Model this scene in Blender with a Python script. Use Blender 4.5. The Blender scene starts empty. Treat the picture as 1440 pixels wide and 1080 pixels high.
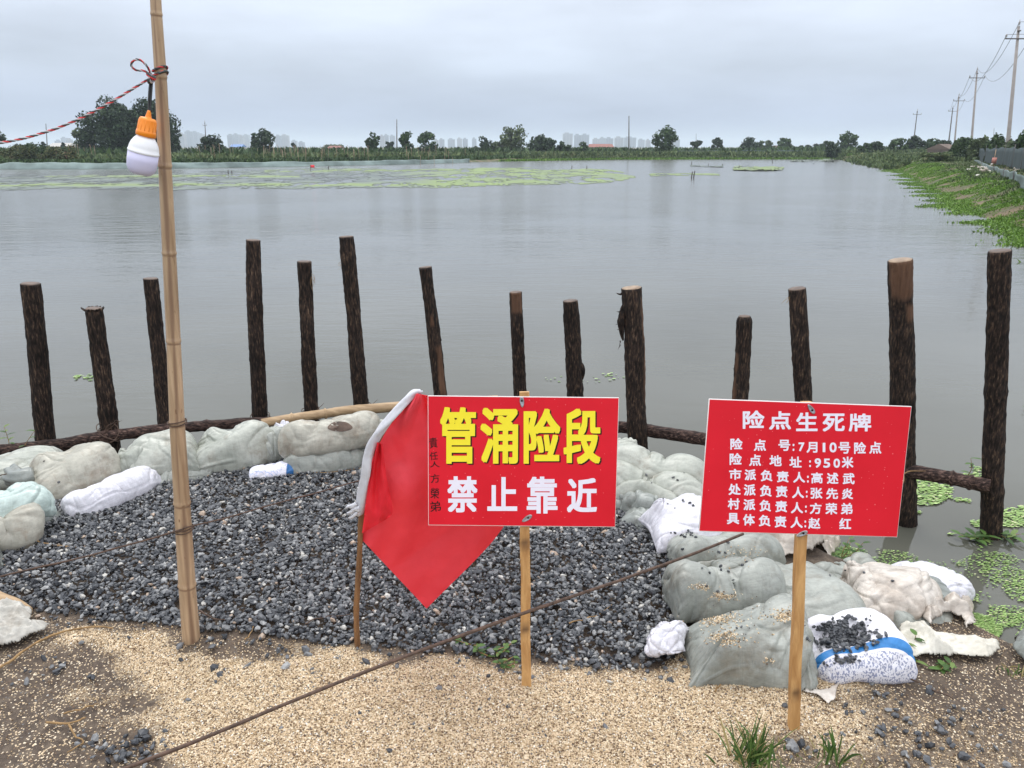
import bpy, math, random
import numpy as np
from mathutils import Vector, Matrix

# ------------------------------------------------------------------ camera, sky, sun
sc = bpy.context.scene
F, PITCH, H = 1088.0, math.radians(17.02), 1.8
cd = bpy.data.cameras.new("camera"); cam = bpy.data.objects.new("camera", cd); sc.collection.objects.link(cam)
cam.location = (0, 0, H); cam.rotation_euler = (math.pi/2 - PITCH, 0, 0)
cd.sensor_width = 36; cd.lens = 36*F/1440; cd.clip_end = 20000; cd.clip_start = 0.05
sc.camera = cam
sc.view_settings.view_transform = 'Standard'; sc.view_settings.look = 'None'
sc.view_settings.exposure = 0.30; sc.view_settings.gamma = 1
SUN_EL, SUN_AZ = math.radians(58), math.radians(160)
w = bpy.data.worlds.new("World"); sc.world = w; w.use_nodes = True
nt = w.node_tree; nt.nodes.clear()
N = nt.nodes.new; L = nt.links.new
out = N('ShaderNodeOutputWorld'); bg = N('ShaderNodeBackground'); bg2 = N('ShaderNodeBackground'); add = N('ShaderNodeAddShader')
sky = N('ShaderNodeTexSky'); sky.sky_type = 'NISHITA'; sky.sun_disc = False; sky.sun_elevation = SUN_EL; sky.sun_rotation = SUN_AZ
sky.dust_density = 4
L(sky.outputs[0], bg.inputs[0]); bg.inputs[1].default_value = 0.012
tc = N('ShaderNodeTexCoord'); sep = N('ShaderNodeSeparateXYZ'); L(tc.outputs['Generated'], sep.inputs[0])
ramp = N('ShaderNodeValToRGB'); L(sep.outputs[2], ramp.inputs[0])
cr = ramp.color_ramp
cr.elements[0].position = 0.0; cr.elements[0].color = (0.315, 0.375, 0.500, 1)
cr.elements[1].position = 1.0; cr.elements[1].color = (1.75, 1.80, 1.88, 1)
for p, c in ((0.033, (0.355, 0.413, 0.535, 1)), (0.089, (0.490, 0.550, 0.648, 1)), (0.156, (0.595, 0.650, 0.748, 1)), (0.5, (1.15, 1.19, 1.26, 1))):
    e = cr.elements.new(p); e.color = c
mp = N('ShaderNodeMapping'); mp.inputs['Scale'].default_value = (1.6, 1.6, 7.0); L(tc.outputs['Generated'], mp.inputs[0])
n1 = N('ShaderNodeTexNoise'); n1.inputs['Scale'].default_value = 2.1; n1.inputs['Detail'].default_value = 6; n1.inputs['Roughness'].default_value = 0.5
L(mp.outputs[0], n1.inputs[0])
cr2 = N('ShaderNodeMapRange'); cr2.inputs[1].default_value = 0.3; cr2.inputs[2].default_value = 0.7
cr2.inputs[3].default_value = 0.86; cr2.inputs[4].default_value = 1.16; L(n1.outputs[0], cr2.inputs[0])
vm = N('ShaderNodeVectorMath'); vm.operation = 'SCALE'; L(ramp.outputs[0], vm.inputs[0]); L(cr2.outputs[0], vm.inputs['Scale'])
L(vm.outputs[0], bg2.inputs[0]); bg2.inputs[1].default_value = 1.0
L(bg.outputs[0], add.inputs[0]); L(bg2.outputs[0], add.inputs[1]); L(add.outputs[0], out.inputs[0])
sd = bpy.data.lights.new("sun", 'SUN'); so = bpy.data.objects.new("sun", sd); sc.collection.objects.link(so)
sd.energy = 0.9; sd.angle = math.radians(25); sd.color = (1, 0.97, 0.93)
so.rotation_euler = (math.pi/2 - SUN_EL, 0, math.pi - SUN_AZ + math.pi)   # light comes from behind the camera, slightly right
so.location = (0, 0, 20)
sc.cycles.max_bounces = 6; sc.cycles.volume_bounces = 1; sc.cycles.transparent_max_bounces = 8
ROOT = sc.collection

# ------------------------------------------------------------------ picture <-> place
ct, st = math.cos(PITCH), math.sin(PITCH)
def ray(px, py):
    x, v = (px-720)/F, (540-py)/F
    return np.array([x, ct + v*st, -st + v*ct])
def P(px, py, z=0.0):
    d = ray(px, py); t = (z-H)/d[2]; return np.array([d[0]*t, d[1]*t, z])
def Q(px, py, Y):
    d = ray(px, py); t = Y/d[1]; return np.array([d[0]*t, Y, H + d[2]*t])
def proj(x, y, z):
    zc = y*ct + (H-z)*st; up = y*st - (H-z)*ct
    zc = np.maximum(zc, 1e-3)
    return 720 + F*x/zc, 540 - F*up/zc
def scale_at(p): return F/(p[1]*ct + (H-p[2])*st)       # px per metre at a point

# ------------------------------------------------------------------ noise
def _h(i, j, k, s):
    n = (i*374761393 + j*668265263 + k*1274126177 + s*974634777) & 0xffffffff
    n = ((n ^ (n >> 13))*1103515245) & 0xffffffff
    n = ((n ^ (n >> 16))*2246822519) & 0xffffffff
    return ((n ^ (n >> 15)) & 0xffffff)/float(0xffffff)
def vn(x, y, z=0.0, s=0):
    x, y, z = np.broadcast_arrays(np.asarray(x, float), np.asarray(y, float), np.asarray(z, float))
    xi, yi, zi = np.floor(x).astype(np.int64), np.floor(y).astype(np.int64), np.floor(z).astype(np.int64)
    f = [a-b for a, b in ((x, xi), (y, yi), (z, zi))]; f = [t*t*t*(t*(t*6-15)+10) for t in f]
    r = 0
    for a in (0, 1):
        for b in (0, 1):
            for c in (0, 1):
                wt = (f[0] if a else 1-f[0])*(f[1] if b else 1-f[1])*(f[2] if c else 1-f[2])
                r = r + wt*_h(xi+a, yi+b, zi+c, s)
    return r
def fbm(x, y, z=0.0, s=0, o=4, g=0.5):
    r, a, t = 0, 1.0, 0
    for i in range(o):
        r = r + a*vn(np.asarray(x)*2**i, np.asarray(y)*2**i, np.asarray(z)*2**i, s+i*17); t += a; a *= g
    return r/t
def ridge(x, y, z=0.0, s=0, o=3):
    r, a, t = 0, 1.0, 0
    for i in range(o):
        v = 1-np.abs(2*vn(np.asarray(x)*2**i, np.asarray(y)*2**i, np.asarray(z)*2**i, s+i*31)-1)
        r = r + a*v**2; t += a; a *= 0.5
    return r/t
def sstep(a, b, x):
    t = np.clip((np.asarray(x, float)-a)/(b-a), 0, 1); return t*t*(3-2*t)

# ------------------------------------------------------------------ materials
def newmat(name):
    m = bpy.data.materials.new(name); m.use_nodes = True; t = m.node_tree; t.nodes.clear()
    o = t.nodes.new('ShaderNodeOutputMaterial'); b = t.nodes.new('ShaderNodeBsdfPrincipled'); t.links.new(b.outputs[0], o.inputs[0])
    return m, t, b, o
def nd(t, typ, **kw):
    n = t.nodes.new(typ)
    for k, v in kw.items():
        if k in n.inputs.keys() if isinstance(k, str) else False: n.inputs[k].default_value = v
        else: setattr(n, k, v)
    return n
def noise_node(t, scale, detail=4, rough=0.55, vec=None, stretch=None, coord='Object', dist=0.0):
    n = t.nodes.new('ShaderNodeTexNoise'); n.inputs['Scale'].default_value = scale; n.inputs['Detail'].default_value = detail
    n.inputs['Roughness'].default_value = rough; n.inputs['Distortion'].default_value = dist
    c = t.nodes.new('ShaderNodeTexCoord'); src = c.outputs[coord]
    oi = t.nodes.new('ShaderNodeObjectInfo'); mo = t.nodes.new('ShaderNodeMath'); mo.operation = 'MULTIPLY'; mo.inputs[1].default_value = 19.0; t.links.new(oi.outputs['Random'], mo.inputs[0])
    av = t.nodes.new('ShaderNodeVectorMath'); av.operation = 'ADD'; t.links.new(src, av.inputs[0]); t.links.new(mo.outputs[0], av.inputs[1]); src = av.outputs[0]
    if stretch:
        m = t.nodes.new('ShaderNodeMapping'); m.inputs['Scale'].default_value = stretch; t.links.new(src, m.inputs[0]); src = m.outputs[0]
    t.links.new(src, n.inputs['Vector']); return n
def ramp_node(t, src, stops, interp='LINEAR'):
    r = t.nodes.new('ShaderNodeValToRGB'); c = r.color_ramp; c.interpolation = interp
    while len(c.elements) < len(stops): c.elements.new(0.5)
    for e, (p, col) in zip(c.elements, stops): e.position = p; e.color = (*col, 1) if len(col) == 3 else col
    t.links.new(src, r.inputs[0]); return r
def mixc(t, fac, a, b, mode='MIX'):
    m = t.nodes.new('ShaderNodeMix'); m.data_type = 'RGBA'; m.blend_type = mode
    for i, v in ((0, fac), (6, a), (7, b)):
        if isinstance(v, (int, float)): m.inputs[i].default_value = v
        elif isinstance(v, tuple): m.inputs[i].default_value = (*v, 1)
        else: t.links.new(v, m.inputs[i])
    return m.outputs[2]
def bump(t, b, src, strength=0.4, dist=0.01, prev=None):
    n = t.nodes.new('ShaderNodeBump'); n.inputs['Strength'].default_value = strength; n.inputs['Distance'].default_value = dist
    t.links.new(src, n.inputs['Height'])
    if prev: t.links.new(prev, n.inputs['Normal'])
    t.links.new(n.outputs[0], b.inputs['Normal']); return n.outputs[0]
def attr(t, name):
    a = t.nodes.new('ShaderNodeAttribute'); a.attribute_name = name; return a
def simple(name, col, rough=0.6, var=0.15, scale=8, metal=0, bumps=None, spec=0.5, stretch=None):
    m, t, b, o = newmat(name)
    n = noise_node(t, scale, 5, stretch=stretch)
    r = ramp_node(t, n.outputs[0], [(0.3, tuple(c*(1-var) for c in col)), (0.7, tuple(min(1, c*(1+var)) for c in col))])
    t.links.new(r.outputs[0], b.inputs['Base Color']); b.inputs['Roughness'].default_value = rough; b.inputs['Metallic'].default_value = metal
    b.inputs['Specular IOR Level'].default_value = spec
    if bumps:
        n2 = noise_node(t, bumps[0], 5, stretch=stretch); bump(t, b, n2.outputs[0], bumps[1], bumps[2])
    return m
def tonemat(name, stops, rough=0.7, spec=0.3, bumps=None, interp='CONSTANT', trans=0.0, fine=None):
    m, t, b, o = newmat(name)
    a = attr(t, 'tone'); r = ramp_node(t, a.outputs['Fac'], stops, interp); col = r.outputs[0]
    if fine:
        n = noise_node(t, fine[0], 3); rr = ramp_node(t, n.outputs[0], [(0.25, (1-fine[1],)*3), (0.75, (1+fine[1],)*3)])
        col = mixc(t, 1.0, col, rr.outputs[0], 'MULTIPLY')
    t.links.new(col, b.inputs['Base Color']); b.inputs['Roughness'].default_value = rough; b.inputs['Specular IOR Level'].default_value = spec
    if bumps: n = noise_node(t, bumps[0], 4); bump(t, b, n.outputs[0], bumps[1], bumps[2])
    if trans:
        tr = t.nodes.new('ShaderNodeBsdfTranslucent'); t.links.new(col, tr.inputs[0]); mx = t.nodes.new('ShaderNodeMixShader'); mx.inputs[0].default_value = trans
        t.links.new(b.outputs[0], mx.inputs[1]); t.links.new(tr.outputs[0], mx.inputs[2]); t.links.new(mx.outputs[0], o.inputs[0])
    return m

def bag_mat(name, c1, c2, dirt, dirt_amt, crease=0.6, rough=0.38):
    m, t, b, o = newmat(name)
    n = noise_node(t, 5, 6, 0.6); r = ramp_node(t, n.outputs[0], [(0.35, c1), (0.65, c2)])
    d = noise_node(t, 9, 8, 0.68, dist=0.6); dr = ramp_node(t, d.outputs[0], [(0.60-dirt_amt, (0, 0, 0)), (0.84-dirt_amt*0.6, (0.85, 0.85, 0.85))])
    col = mixc(t, dr.outputs[0], r.outputs[0], dirt)
    s = noise_node(t, 46, 4, 0.7, stretch=(0.5, 1, 1)); sr = ramp_node(t, s.outputs[0], [(0.3, (0.80,)*3), (0.6, (1.06,)*3)])
    col = mixc(t, 1.0, col, sr.outputs[0], 'MULTIPLY')
    at = attr(t, 'weave')
    def wn(sc_, st_, det=3):
        q = t.nodes.new('ShaderNodeMapping'); q.inputs['Scale'].default_value = st_; t.links.new(at.outputs['Vector'], q.inputs[0]); v = t.nodes.new('ShaderNodeTexNoise'); v.inputs['Scale'].default_value = sc_; v.inputs['Detail'].default_value = det; t.links.new(q.outputs[0], v.inputs['Vector']); return v.outputs[0]
    f1, f2 = wn(1, (14, 520, 1), 1), wn(1, (520, 14, 1), 1); ad = t.nodes.new('ShaderNodeMath'); ad.operation = 'ADD'; t.links.new(f1, ad.inputs[0]); t.links.new(f2, ad.inputs[1])
    wr = ramp_node(t, ad.outputs[0], [(0.0, (0.0,)*3), (1.0, (1.0,)*3)]); wr = t.nodes.new('ShaderNodeMapRange'); wr.inputs[1].default_value = 0.75; wr.inputs[2].default_value = 1.25; wr.inputs[3].default_value = 0.92; wr.inputs[4].default_value = 1.05; t.links.new(ad.outputs[0], wr.inputs[0])
    col = mixc(t, 1.0, col, wr.outputs[0], 'MULTIPLY')
    t.links.new(col, b.inputs['Base Color']); b.inputs['Roughness'].default_value = rough
    def sharp(st_, det=2):
        a = wn(1, st_, det); q1 = t.nodes.new('ShaderNodeMath'); q1.operation = 'MULTIPLY_ADD'; q1.inputs[1].default_value = 2; q1.inputs[2].default_value = -1; t.links.new(a, q1.inputs[0])
        q2 = t.nodes.new('ShaderNodeMath'); q2.operation = 'ABSOLUTE'; t.links.new(q1.outputs[0], q2.inputs[0]); q3 = t.nodes.new('ShaderNodeMath'); q3.operation = 'POWER'; q3.inputs[1].default_value = 0.5; t.links.new(q2.outputs[0], q3.inputs[0]); return q3.outputs[0]
    p = bump(t, b, sharp((9, 14, 1)), crease*0.42, 0.008); p = bump(t, b, sharp((34, 26, 1)), crease*0.3, 0.004, p); bump(t, b, ad.outputs[0], 0.15, 0.0010, p)
    return m
M = {}
M['bag_grey'] = bag_mat('pale_woven_plastic', (0.315, 0.33, 0.285), (0.45, 0.46, 0.405), (0.19, 0.155, 0.11), 0.07)
M['bag_green'] = bag_mat('green_grey_woven_plastic', (0.25, 0.263, 0.236), (0.37, 0.383, 0.345), (0.17, 0.14, 0.10), 0.09)
M['bag_mint'] = bag_mat('mint_woven_plastic', (0.42, 0.51, 0.475), (0.51, 0.60, 0.56), (0.2, 0.2, 0.16), 0.0)
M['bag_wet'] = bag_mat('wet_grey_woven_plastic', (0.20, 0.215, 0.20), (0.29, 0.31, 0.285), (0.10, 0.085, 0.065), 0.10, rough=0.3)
M['bag_cream'] = bag_mat('weathered_cream_woven_plastic', (0.35, 0.34, 0.285), (0.47, 0.45, 0.38), (0.21, 0.15, 0.095), 0.12)
M['bag_white'] = bag_mat('white_woven_plastic', (0.62, 0.61, 0.66), (0.72, 0.71, 0.76), (0.34, 0.30, 0.27), 0.02, crease=0.6)
M['sheet_beige'] = bag_mat('stained_beige_film', (0.46, 0.40, 0.34), (0.62, 0.57, 0.51), (0.22, 0.15, 0.10), 0.12, crease=1.0, rough=0.35)
M['film_grey'] = bag_mat('weathered_grey_film', (0.36, 0.34, 0.30), (0.50, 0.48, 0.43), (0.20, 0.15, 0.10), 0.08, crease=1.0, rough=0.35)
M['sheet_cream'] = bag_mat('cream_film', (0.50, 0.47, 0.395), (0.66, 0.63, 0.55), (0.30, 0.23, 0.15), 0.09, crease=1.0, rough=0.35)

def bark_mat():
    m, t, b, o = newmat('dark_wet_bark')
    n = noise_node(t, 62, 6, 0.66, stretch=(1.5, 1.5, 0.34)); r = ramp_node(t, n.outputs[0], [(0.40, (0.010, 0.007, 0.006)), (0.51, (0.030, 0.021, 0.017)), (0.60, (0.070, 0.043, 0.029)), (0.71, (0.21, 0.142, 0.095))])
    l = noise_node(t, 3.2, 3, 0.5); lr = ramp_node(t, l.outputs[0], [(0.3, (0.55,)*3), (0.7, (1.25,)*3)])
    col = mixc(t, 1.0, r.outputs[0], lr.outputs[0], 'MULTIPLY')
    a = attr(t, 'bare'); wn = noise_node(t, 40, 4, 0.6, stretch=(1, 1, 0.08)); wr = ramp_node(t, wn.outputs[0], [(0.3, (0.075, 0.040, 0.025)), (0.7, (0.165, 0.09, 0.055))])
    col = mixc(t, a.outputs['Fac'], col, wr.outputs[0])
    t.links.new(col, b.inputs['Base Color']); b.inputs['Roughness'].default_value = 0.75; b.inputs['Specular IOR Level'].default_value = 0.2
    bump(t, b, n.outputs[0], 0.9, 0.012); return m
M['bark'] = bark_mat()
def wood_mat(name, c1, c2, knots=False, stretch=(1, 1, 0.06), scale=45):
    m, t, b, o = newmat(name)
    n = noise_node(t, scale, 5, 0.6, stretch=stretch, dist=0.4); r = ramp_node(t, n.outputs[0], [(0.3, c1), (0.68, c2)])
    col = r.outputs[0]
    k = noise_node(t, 14, 4, 0.6, stretch=(1, 1, 0.5)); kr = ramp_node(t, k.outputs[0], [(0.66, (1, 1, 1)), (0.78, (0.45, 0.36, 0.30))])
    col = mixc(t, 1.0, col, kr.outputs[0], 'MULTIPLY')
    if knots:
        a = attr(t, 'knot'); col = mixc(t, a.outputs['Fac'], col, (0.09, 0.04, 0.015))
    t.links.new(col, b.inputs['Base Color']); b.inputs['Roughness'].default_value = 0.55
    bump(t, b, n.outputs[0], 0.25, 0.004); return m
M['stake'] = wood_mat('yellow_pine', (0.36, 0.17, 0.05), (0.62, 0.36, 0.14), True)
M['cut'] = wood_mat('sawn_wood', (0.05, 0.032, 0.024), (0.15, 0.095, 0.065), stretch=(1, 1, 1), scale=20)
M['cut_pale'] = wood_mat('pale_sawn_wood', (0.15, 0.095, 0.06), (0.38, 0.27, 0.175), stretch=(1, 1, 1), scale=20)
M['peeled'] = wood_mat('peeled_pole_wood', (0.26, 0.16, 0.08), (0.50, 0.35, 0.20), stretch=(0.06, 1, 1), scale=40)
M['stick'] = wood_mat('brown_stick_wood', (0.13, 0.06, 0.025), (0.30, 0.15, 0.06))
def bamboo_mat():
    m, t, b, o = newmat('dry_bamboo')
    n = noise_node(t, 60, 5, 0.6, stretch=(1, 1, 0.05)); r = ramp_node(t, n.outputs[0], [(0.3, (0.33, 0.215, 0.125)), (0.7, (0.54, 0.385, 0.245))])
    l = noise_node(t, 3, 3); lr = ramp_node(t, l.outputs[0], [(0.3, (0.82, 0.80, 0.78)), (0.7, (1.12, 1.12, 1.12))])
    col = mixc(t, 1.0, r.outputs[0], lr.outputs[0], 'MULTIPLY')
    sp = noise_node(t, 90, 2, 0.5, stretch=(1, 1, 0.3)); spr = ramp_node(t, sp.outputs[0], [(0.68, (1, 1, 1)), (0.78, (0.5, 0.42, 0.36))])
    col = mixc(t, 1.0, col, spr.outputs[0], 'MULTIPLY')
    a = attr(t, 'groove'); col = mixc(t, a.outputs['Fac'], col, (0.185, 0.105, 0.065))
    t.links.new(col, b.inputs['Base Color']); b.inputs['Roughness'].default_value = 0.42; bump(t, b, n.outputs[0], 0.2, 0.003); return m
M['bamboo'] = bamboo_mat()
M['rust'] = simple('rusty_steel', (0.085, 0.050, 0.034), 0.75, 0.5, 60, bumps=(120, 0.5, 0.002))
M['metal'] = simple('zinc_plate', (0.45, 0.46, 0.48), 0.35, 0.2, 60, metal=0.9)
M['vine'] = simple('dried_vine', (0.28, 0.17, 0.07), 0.8, 0.4, 40)
M['darkvine'] = simple('dark_dead_vine', (0.075, 0.045, 0.03), 0.8, 0.4, 40)
def sign_red():
    m, t, b, o = newmat('red_printed_vinyl')
    v = t.nodes.new('ShaderNodeTexVoronoi'); v.inputs['Scale'].default_value = 85; c = t.nodes.new('ShaderNodeTexCoord'); t.links.new(c.outputs['Object'], v.inputs['Vector'])
    n = noise_node(t, 9, 3); th = t.nodes.new('ShaderNodeMath'); th.operation = 'MULTIPLY'; th.inputs[1].default_value = 0.22; t.links.new(n.outputs[0], th.inputs[0])
    lt = t.nodes.new('ShaderNodeMath'); lt.operation = 'LESS_THAN'; t.links.new(v.outputs['Distance'], lt.inputs[0]); t.links.new(th.outputs[0], lt.inputs[1])
    vc = t.nodes.new('ShaderNodeSeparateColor'); t.links.new(v.outputs['Color'], vc.inputs[0])
    g = t.nodes.new('ShaderNodeMath'); g.operation = 'GREATER_THAN'; g.inputs[1].default_value = 0.72; t.links.new(vc.outputs[0], g.inputs[0])
    mm = t.nodes.new('ShaderNodeMath'); mm.operation = 'MULTIPLY'; t.links.new(lt.outputs[0], mm.inputs[0]); t.links.new(g.outputs[0], mm.inputs[1])
    mm2 = t.nodes.new('ShaderNodeMath'); mm2.operation = 'MULTIPLY'; mm2.inputs[1].default_value = 0.55; t.links.new(mm.outputs[0], mm2.inputs[0])
    nn = noise_node(t, 4, 4); rr = ramp_node(t, nn.outputs[0], [(0.3, (0.66, 0.010, 0.022)), (0.7, (0.76, 0.014, 0.030))])
    col = mixc(t, mm2.outputs[0], rr.outputs[0], (0.85, 0.35, 0.36))
    t.links.new(col, b.inputs['Base Color']); b.inputs['Roughness'].default_value = 0.42; b.inputs['Specular IOR Level'].default_value = 0.25
    bump(t, b, lt.outputs[0], 0.2, 0.001); return m
M['sign_red'] = sign_red()
M['board_white'] = simple('white_foam_board', (0.78, 0.72, 0.70), 0.5, 0.05, 20)
M['ink_white'] = simple('white_print', (0.86, 0.82, 0.92), 0.5, 0.02, 20, spec=0.25)
M['ink_yellow'] = simple('yellow_print', (0.95, 0.80, 0.04), 0.5, 0.02, 20, spec=0.25)
M['ink_black'] = simple('black_print', (0.022, 0.008, 0.008), 0.5, 0.1, 20, spec=0.25)
M['orange'] = simple('orange_plastic', (0.93, 0.27, 0.012), 0.35, 0.05, 30)
M['bulb_white'] = simple('white_plastic', (0.84, 0.84, 0.86), 0.25, 0.02, 20)
M['bulb_diff'] = simple('frosted_lavender_plastic', (0.66, 0.64, 0.84), 0.4, 0.02, 20)
M['black'] = simple('black_rubber', (0.012, 0.012, 0.013), 0.5, 0.2, 30)
M['strand_red'] = simple('red_strand', (0.62, 0.05, 0.05), 0.7, 0.2, 90)
M['strand_white'] = simple('white_strand', (0.50, 0.48, 0.49), 0.7, 0.1, 90)
M['strand_dark'] = simple('dark_strand', (0.06, 0.07, 0.07), 0.7, 0.2, 90)
def cloth_mat(name, c1, c2, trans):
    m, t, b, o = newmat(name)
    n = noise_node(t, 9, 5, 0.6); r = ramp_node(t, n.outputs[0], [(0.3, c1), (0.7, c2)])
    t.links.new(r.outputs[0], b.inputs['Base Color']); b.inputs['Roughness'].default_value = 0.6; b.inputs['Specular IOR Level'].default_value = 0.3
    n2 = noise_node(t, 14, 4, 0.6, dist=1.0); p = bump(t, b, n2.outputs[0], 0.45, 0.012)
    c = t.nodes.new('ShaderNodeTexCoord'); mp_ = t.nodes.new('ShaderNodeMapping'); mp_.inputs['Rotation'].default_value = (0, math.radians(42), 0); t.links.new(c.outputs['Object'], mp_.inputs[0]); br = t.nodes.new('ShaderNodeVectorMath'); br.operation = 'MULTIPLY'; br.inputs[1].default_value = (1, 0, 1); t.links.new(mp_.outputs[0], br.inputs[0])
    vo = t.nodes.new('ShaderNodeTexVoronoi'); vo.distance = 'CHEBYCHEV'; vo.inputs['Scale'].default_value = 9; vo.inputs['Randomness'].default_value = 0.25; t.links.new(br.outputs[0], vo.inputs['Vector']); bump(t, b, vo.outputs['Distance'], 0.25, 0.03, p)
    tr = t.nodes.new('ShaderNodeBsdfTranslucent'); t.links.new(r.outputs[0], tr.inputs[0]); mx = t.nodes.new('ShaderNodeMixShader'); mx.inputs[0].default_value = trans
    t.links.new(b.outputs[0], mx.inputs[1]); t.links.new(tr.outputs[0], mx.inputs[2]); t.links.new(mx.outputs[0], o.inputs[0]); return m
M['flag'] = cloth_mat('thin_red_cloth', (0.88, 0.09, 0.115), (0.95, 0.12, 0.155), 0.45)
M['flag_deep'] = cloth_mat('doubled_red_cloth', (0.80, 0.02, 0.035), (0.86, 0.03, 0.045), 0.15)
M['sleeve'] = cloth_mat('white_cotton', (0.60, 0.60, 0.63), (0.72, 0.72, 0.76), 0.15)
leafs = [(0.0, (0.022, 0.045, 0.014)), (0.3, (0.035, 0.07, 0.02)), (0.6, (0.055, 0.10, 0.028)), (0.85, (0.085, 0.14, 0.04))]
M['leaf_dark'] = tonemat('dark_tree_leaves', [(0.0, (0.014, 0.028, 0.013)), (0.35, (0.022, 0.045, 0.018)), (0.7, (0.036, 0.066, 0.024)), (0.9, (0.055, 0.09, 0.03))], 0.6)
M['leaf_mid'] = tonemat('tree_leaves', leafs, 0.6)
M['leaf_pale'] = tonemat('pale_tree_leaves', [(0.0, (0.045, 0.065, 0.03)), (0.3, (0.07, 0.10, 0.04)), (0.6, (0.11, 0.15, 0.06)), (0.85, (0.16, 0.20, 0.09))], 0.6)
M['leaf_red'] = tonemat('reddish_bush_leaves', [(0.0, (0.04, 0.06, 0.025)), (0.4, (0.085, 0.10, 0.035)), (0.7, (0.13, 0.13, 0.05)), (0.88, (0.22, 0.11, 0.07))], 0.7)
M['leaf_bright'] = tonemat('bright_water_plants', [(0.0, (0.065, 0.13, 0.02)), (0.3, (0.11, 0.21, 0.03)), (0.6, (0.16, 0.29, 0.045)), (0.85, (0.25, 0.38, 0.08))], 0.5, trans=0.2)
M['reeds'] = tonemat('bank_reeds', [(0.0, (0.045, 0.07, 0.03)), (0.3, (0.08, 0.12, 0.045)), (0.6, (0.125, 0.165, 0.065)), (0.85, (0.20, 0.20, 0.10))], 0.7)
M['grass'] = tonemat('weed_blades', [(0.0, (0.05, 0.10, 0.025)), (0.4, (0.09, 0.17, 0.04)), (0.7, (0.15, 0.22, 0.06)), (0.9, (0.38, 0.31, 0.14))], 0.55, trans=0.2)
M['duckweed'] = tonemat('duckweed', [(0.0, (0.20, 0.32, 0.09)), (0.4, (0.30, 0.45, 0.14)), (0.7, (0.40, 0.55, 0.20)), (0.9, (0.50, 0.52, 0.28))], 0.5)
M['algae'] = tonemat('floating_algae', [(0.0, (0.12, 0.14, 0.14)), (0.25, (0.16, 0.19, 0.165)), (0.5, (0.18, 0.22, 0.145)), (0.75, (0.19, 0.245, 0.11)), (1.0, (0.21, 0.28, 0.11))], 0.8, interp='LINEAR')
M['trunk'] = simple('tree_bark', (0.06, 0.045, 0.035), 0.9, 0.3, 5)
M['gravel'] = tonemat('crushed_grey_stone', [(0.0, (0.032, 0.035, 0.041)), (0.24, (0.055, 0.059, 0.067)), (0.46, (0.092, 0.096, 0.104)), (0.68, (0.155, 0.158, 0.162)), (0.86, (0.27, 0.27, 0.265)), (0.955, (0.46, 0.44, 0.40)), (0.982, (0.36, 0.27, 0.20))], 0.42, 0.5, bumps=(90, 0.35, 0.003), fine=(60, 0.35))
M['grains'] = tonemat('coarse_sand_grains', [(0.0, (0.14, 0.085, 0.045)), (0.14, (0.38, 0.27, 0.155)), (0.32, (0.57, 0.43, 0.265)), (0.58, (0.72, 0.57, 0.385)), (0.82, (0.84, 0.73, 0.54)), (0.93, (0.15, 0.15, 0.15)), (0.96, (0.85, 0.82, 0.75))], 0.55, 0.4)
M['concrete'] = simple('pole_concrete', (0.30, 0.27, 0.25), 0.8, 0.15, 2)
M['darkpole'] = simple('dark_pole', (0.10, 0.09, 0.085), 0.8, 0.15, 2)
M['insulator'] = simple('insulator_ceramic', (0.35, 0.33, 0.32), 0.4, 0.1, 3)
M['wire'] = simple('overhead_wire', (0.12, 0.12, 0.13), 0.6, 0.1, 3)

# ------------------------------------------------------------------ mesh helpers
class MB:
    def __init__(s): s.v = []; s.f = []; s.n = 0; s.tone = []; s.va = []; s.mi = []
    def add(s, v, f, tone=None, mi=0, va=None):
        v = np.asarray(v, float).reshape(-1, 3); s.v.append(v); s.f += [tuple(int(i)+s.n for i in q) for q in f]
        s.tone += [0.5 if tone is None else tone]*len(f); s.mi += [mi]*len(f)
        s.va.append(np.zeros(len(v)) if va is None else np.asarray(va, float)); s.n += len(v)
    def build(s, name, mat, parent=None, smooth=True, vattr=None, origin=None):
        V = np.concatenate(s.v); 
        o0 = np.array(origin, float) if origin is not None else (np.zeros(3) if parent is not None else np.array([V[:, 0].mean(), V[:, 1].mean(), V[:, 2].min()]))
        me = bpy.data.meshes.new(name); me.from_pydata((V-o0).tolist(), [], s.f)
        for m in (mat if isinstance(mat, (list, tuple)) else [mat]): me.materials.append(m)
        a = me.attributes.new('tone', 'FLOAT', 'FACE'); a.data.foreach_set('value', np.array(s.tone, np.float32))
        if vattr: b = me.attributes.new(vattr, 'FLOAT', 'POINT'); b.data.foreach_set('value', np.concatenate(s.va).astype(np.float32))
        me.polygons.foreach_set('use_smooth', [smooth]*len(s.f))
        if any(s.mi): me.polygons.foreach_set('material_index', s.mi)
        o = bpy.data.objects.new(name, me); ROOT.objects.link(o); o.location = o0
        if parent is not None:
            o.parent = parent; o.location = o0 - np.array(parent.location) if origin is not None else -np.array(parent.location)
        me.update(); return o
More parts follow.
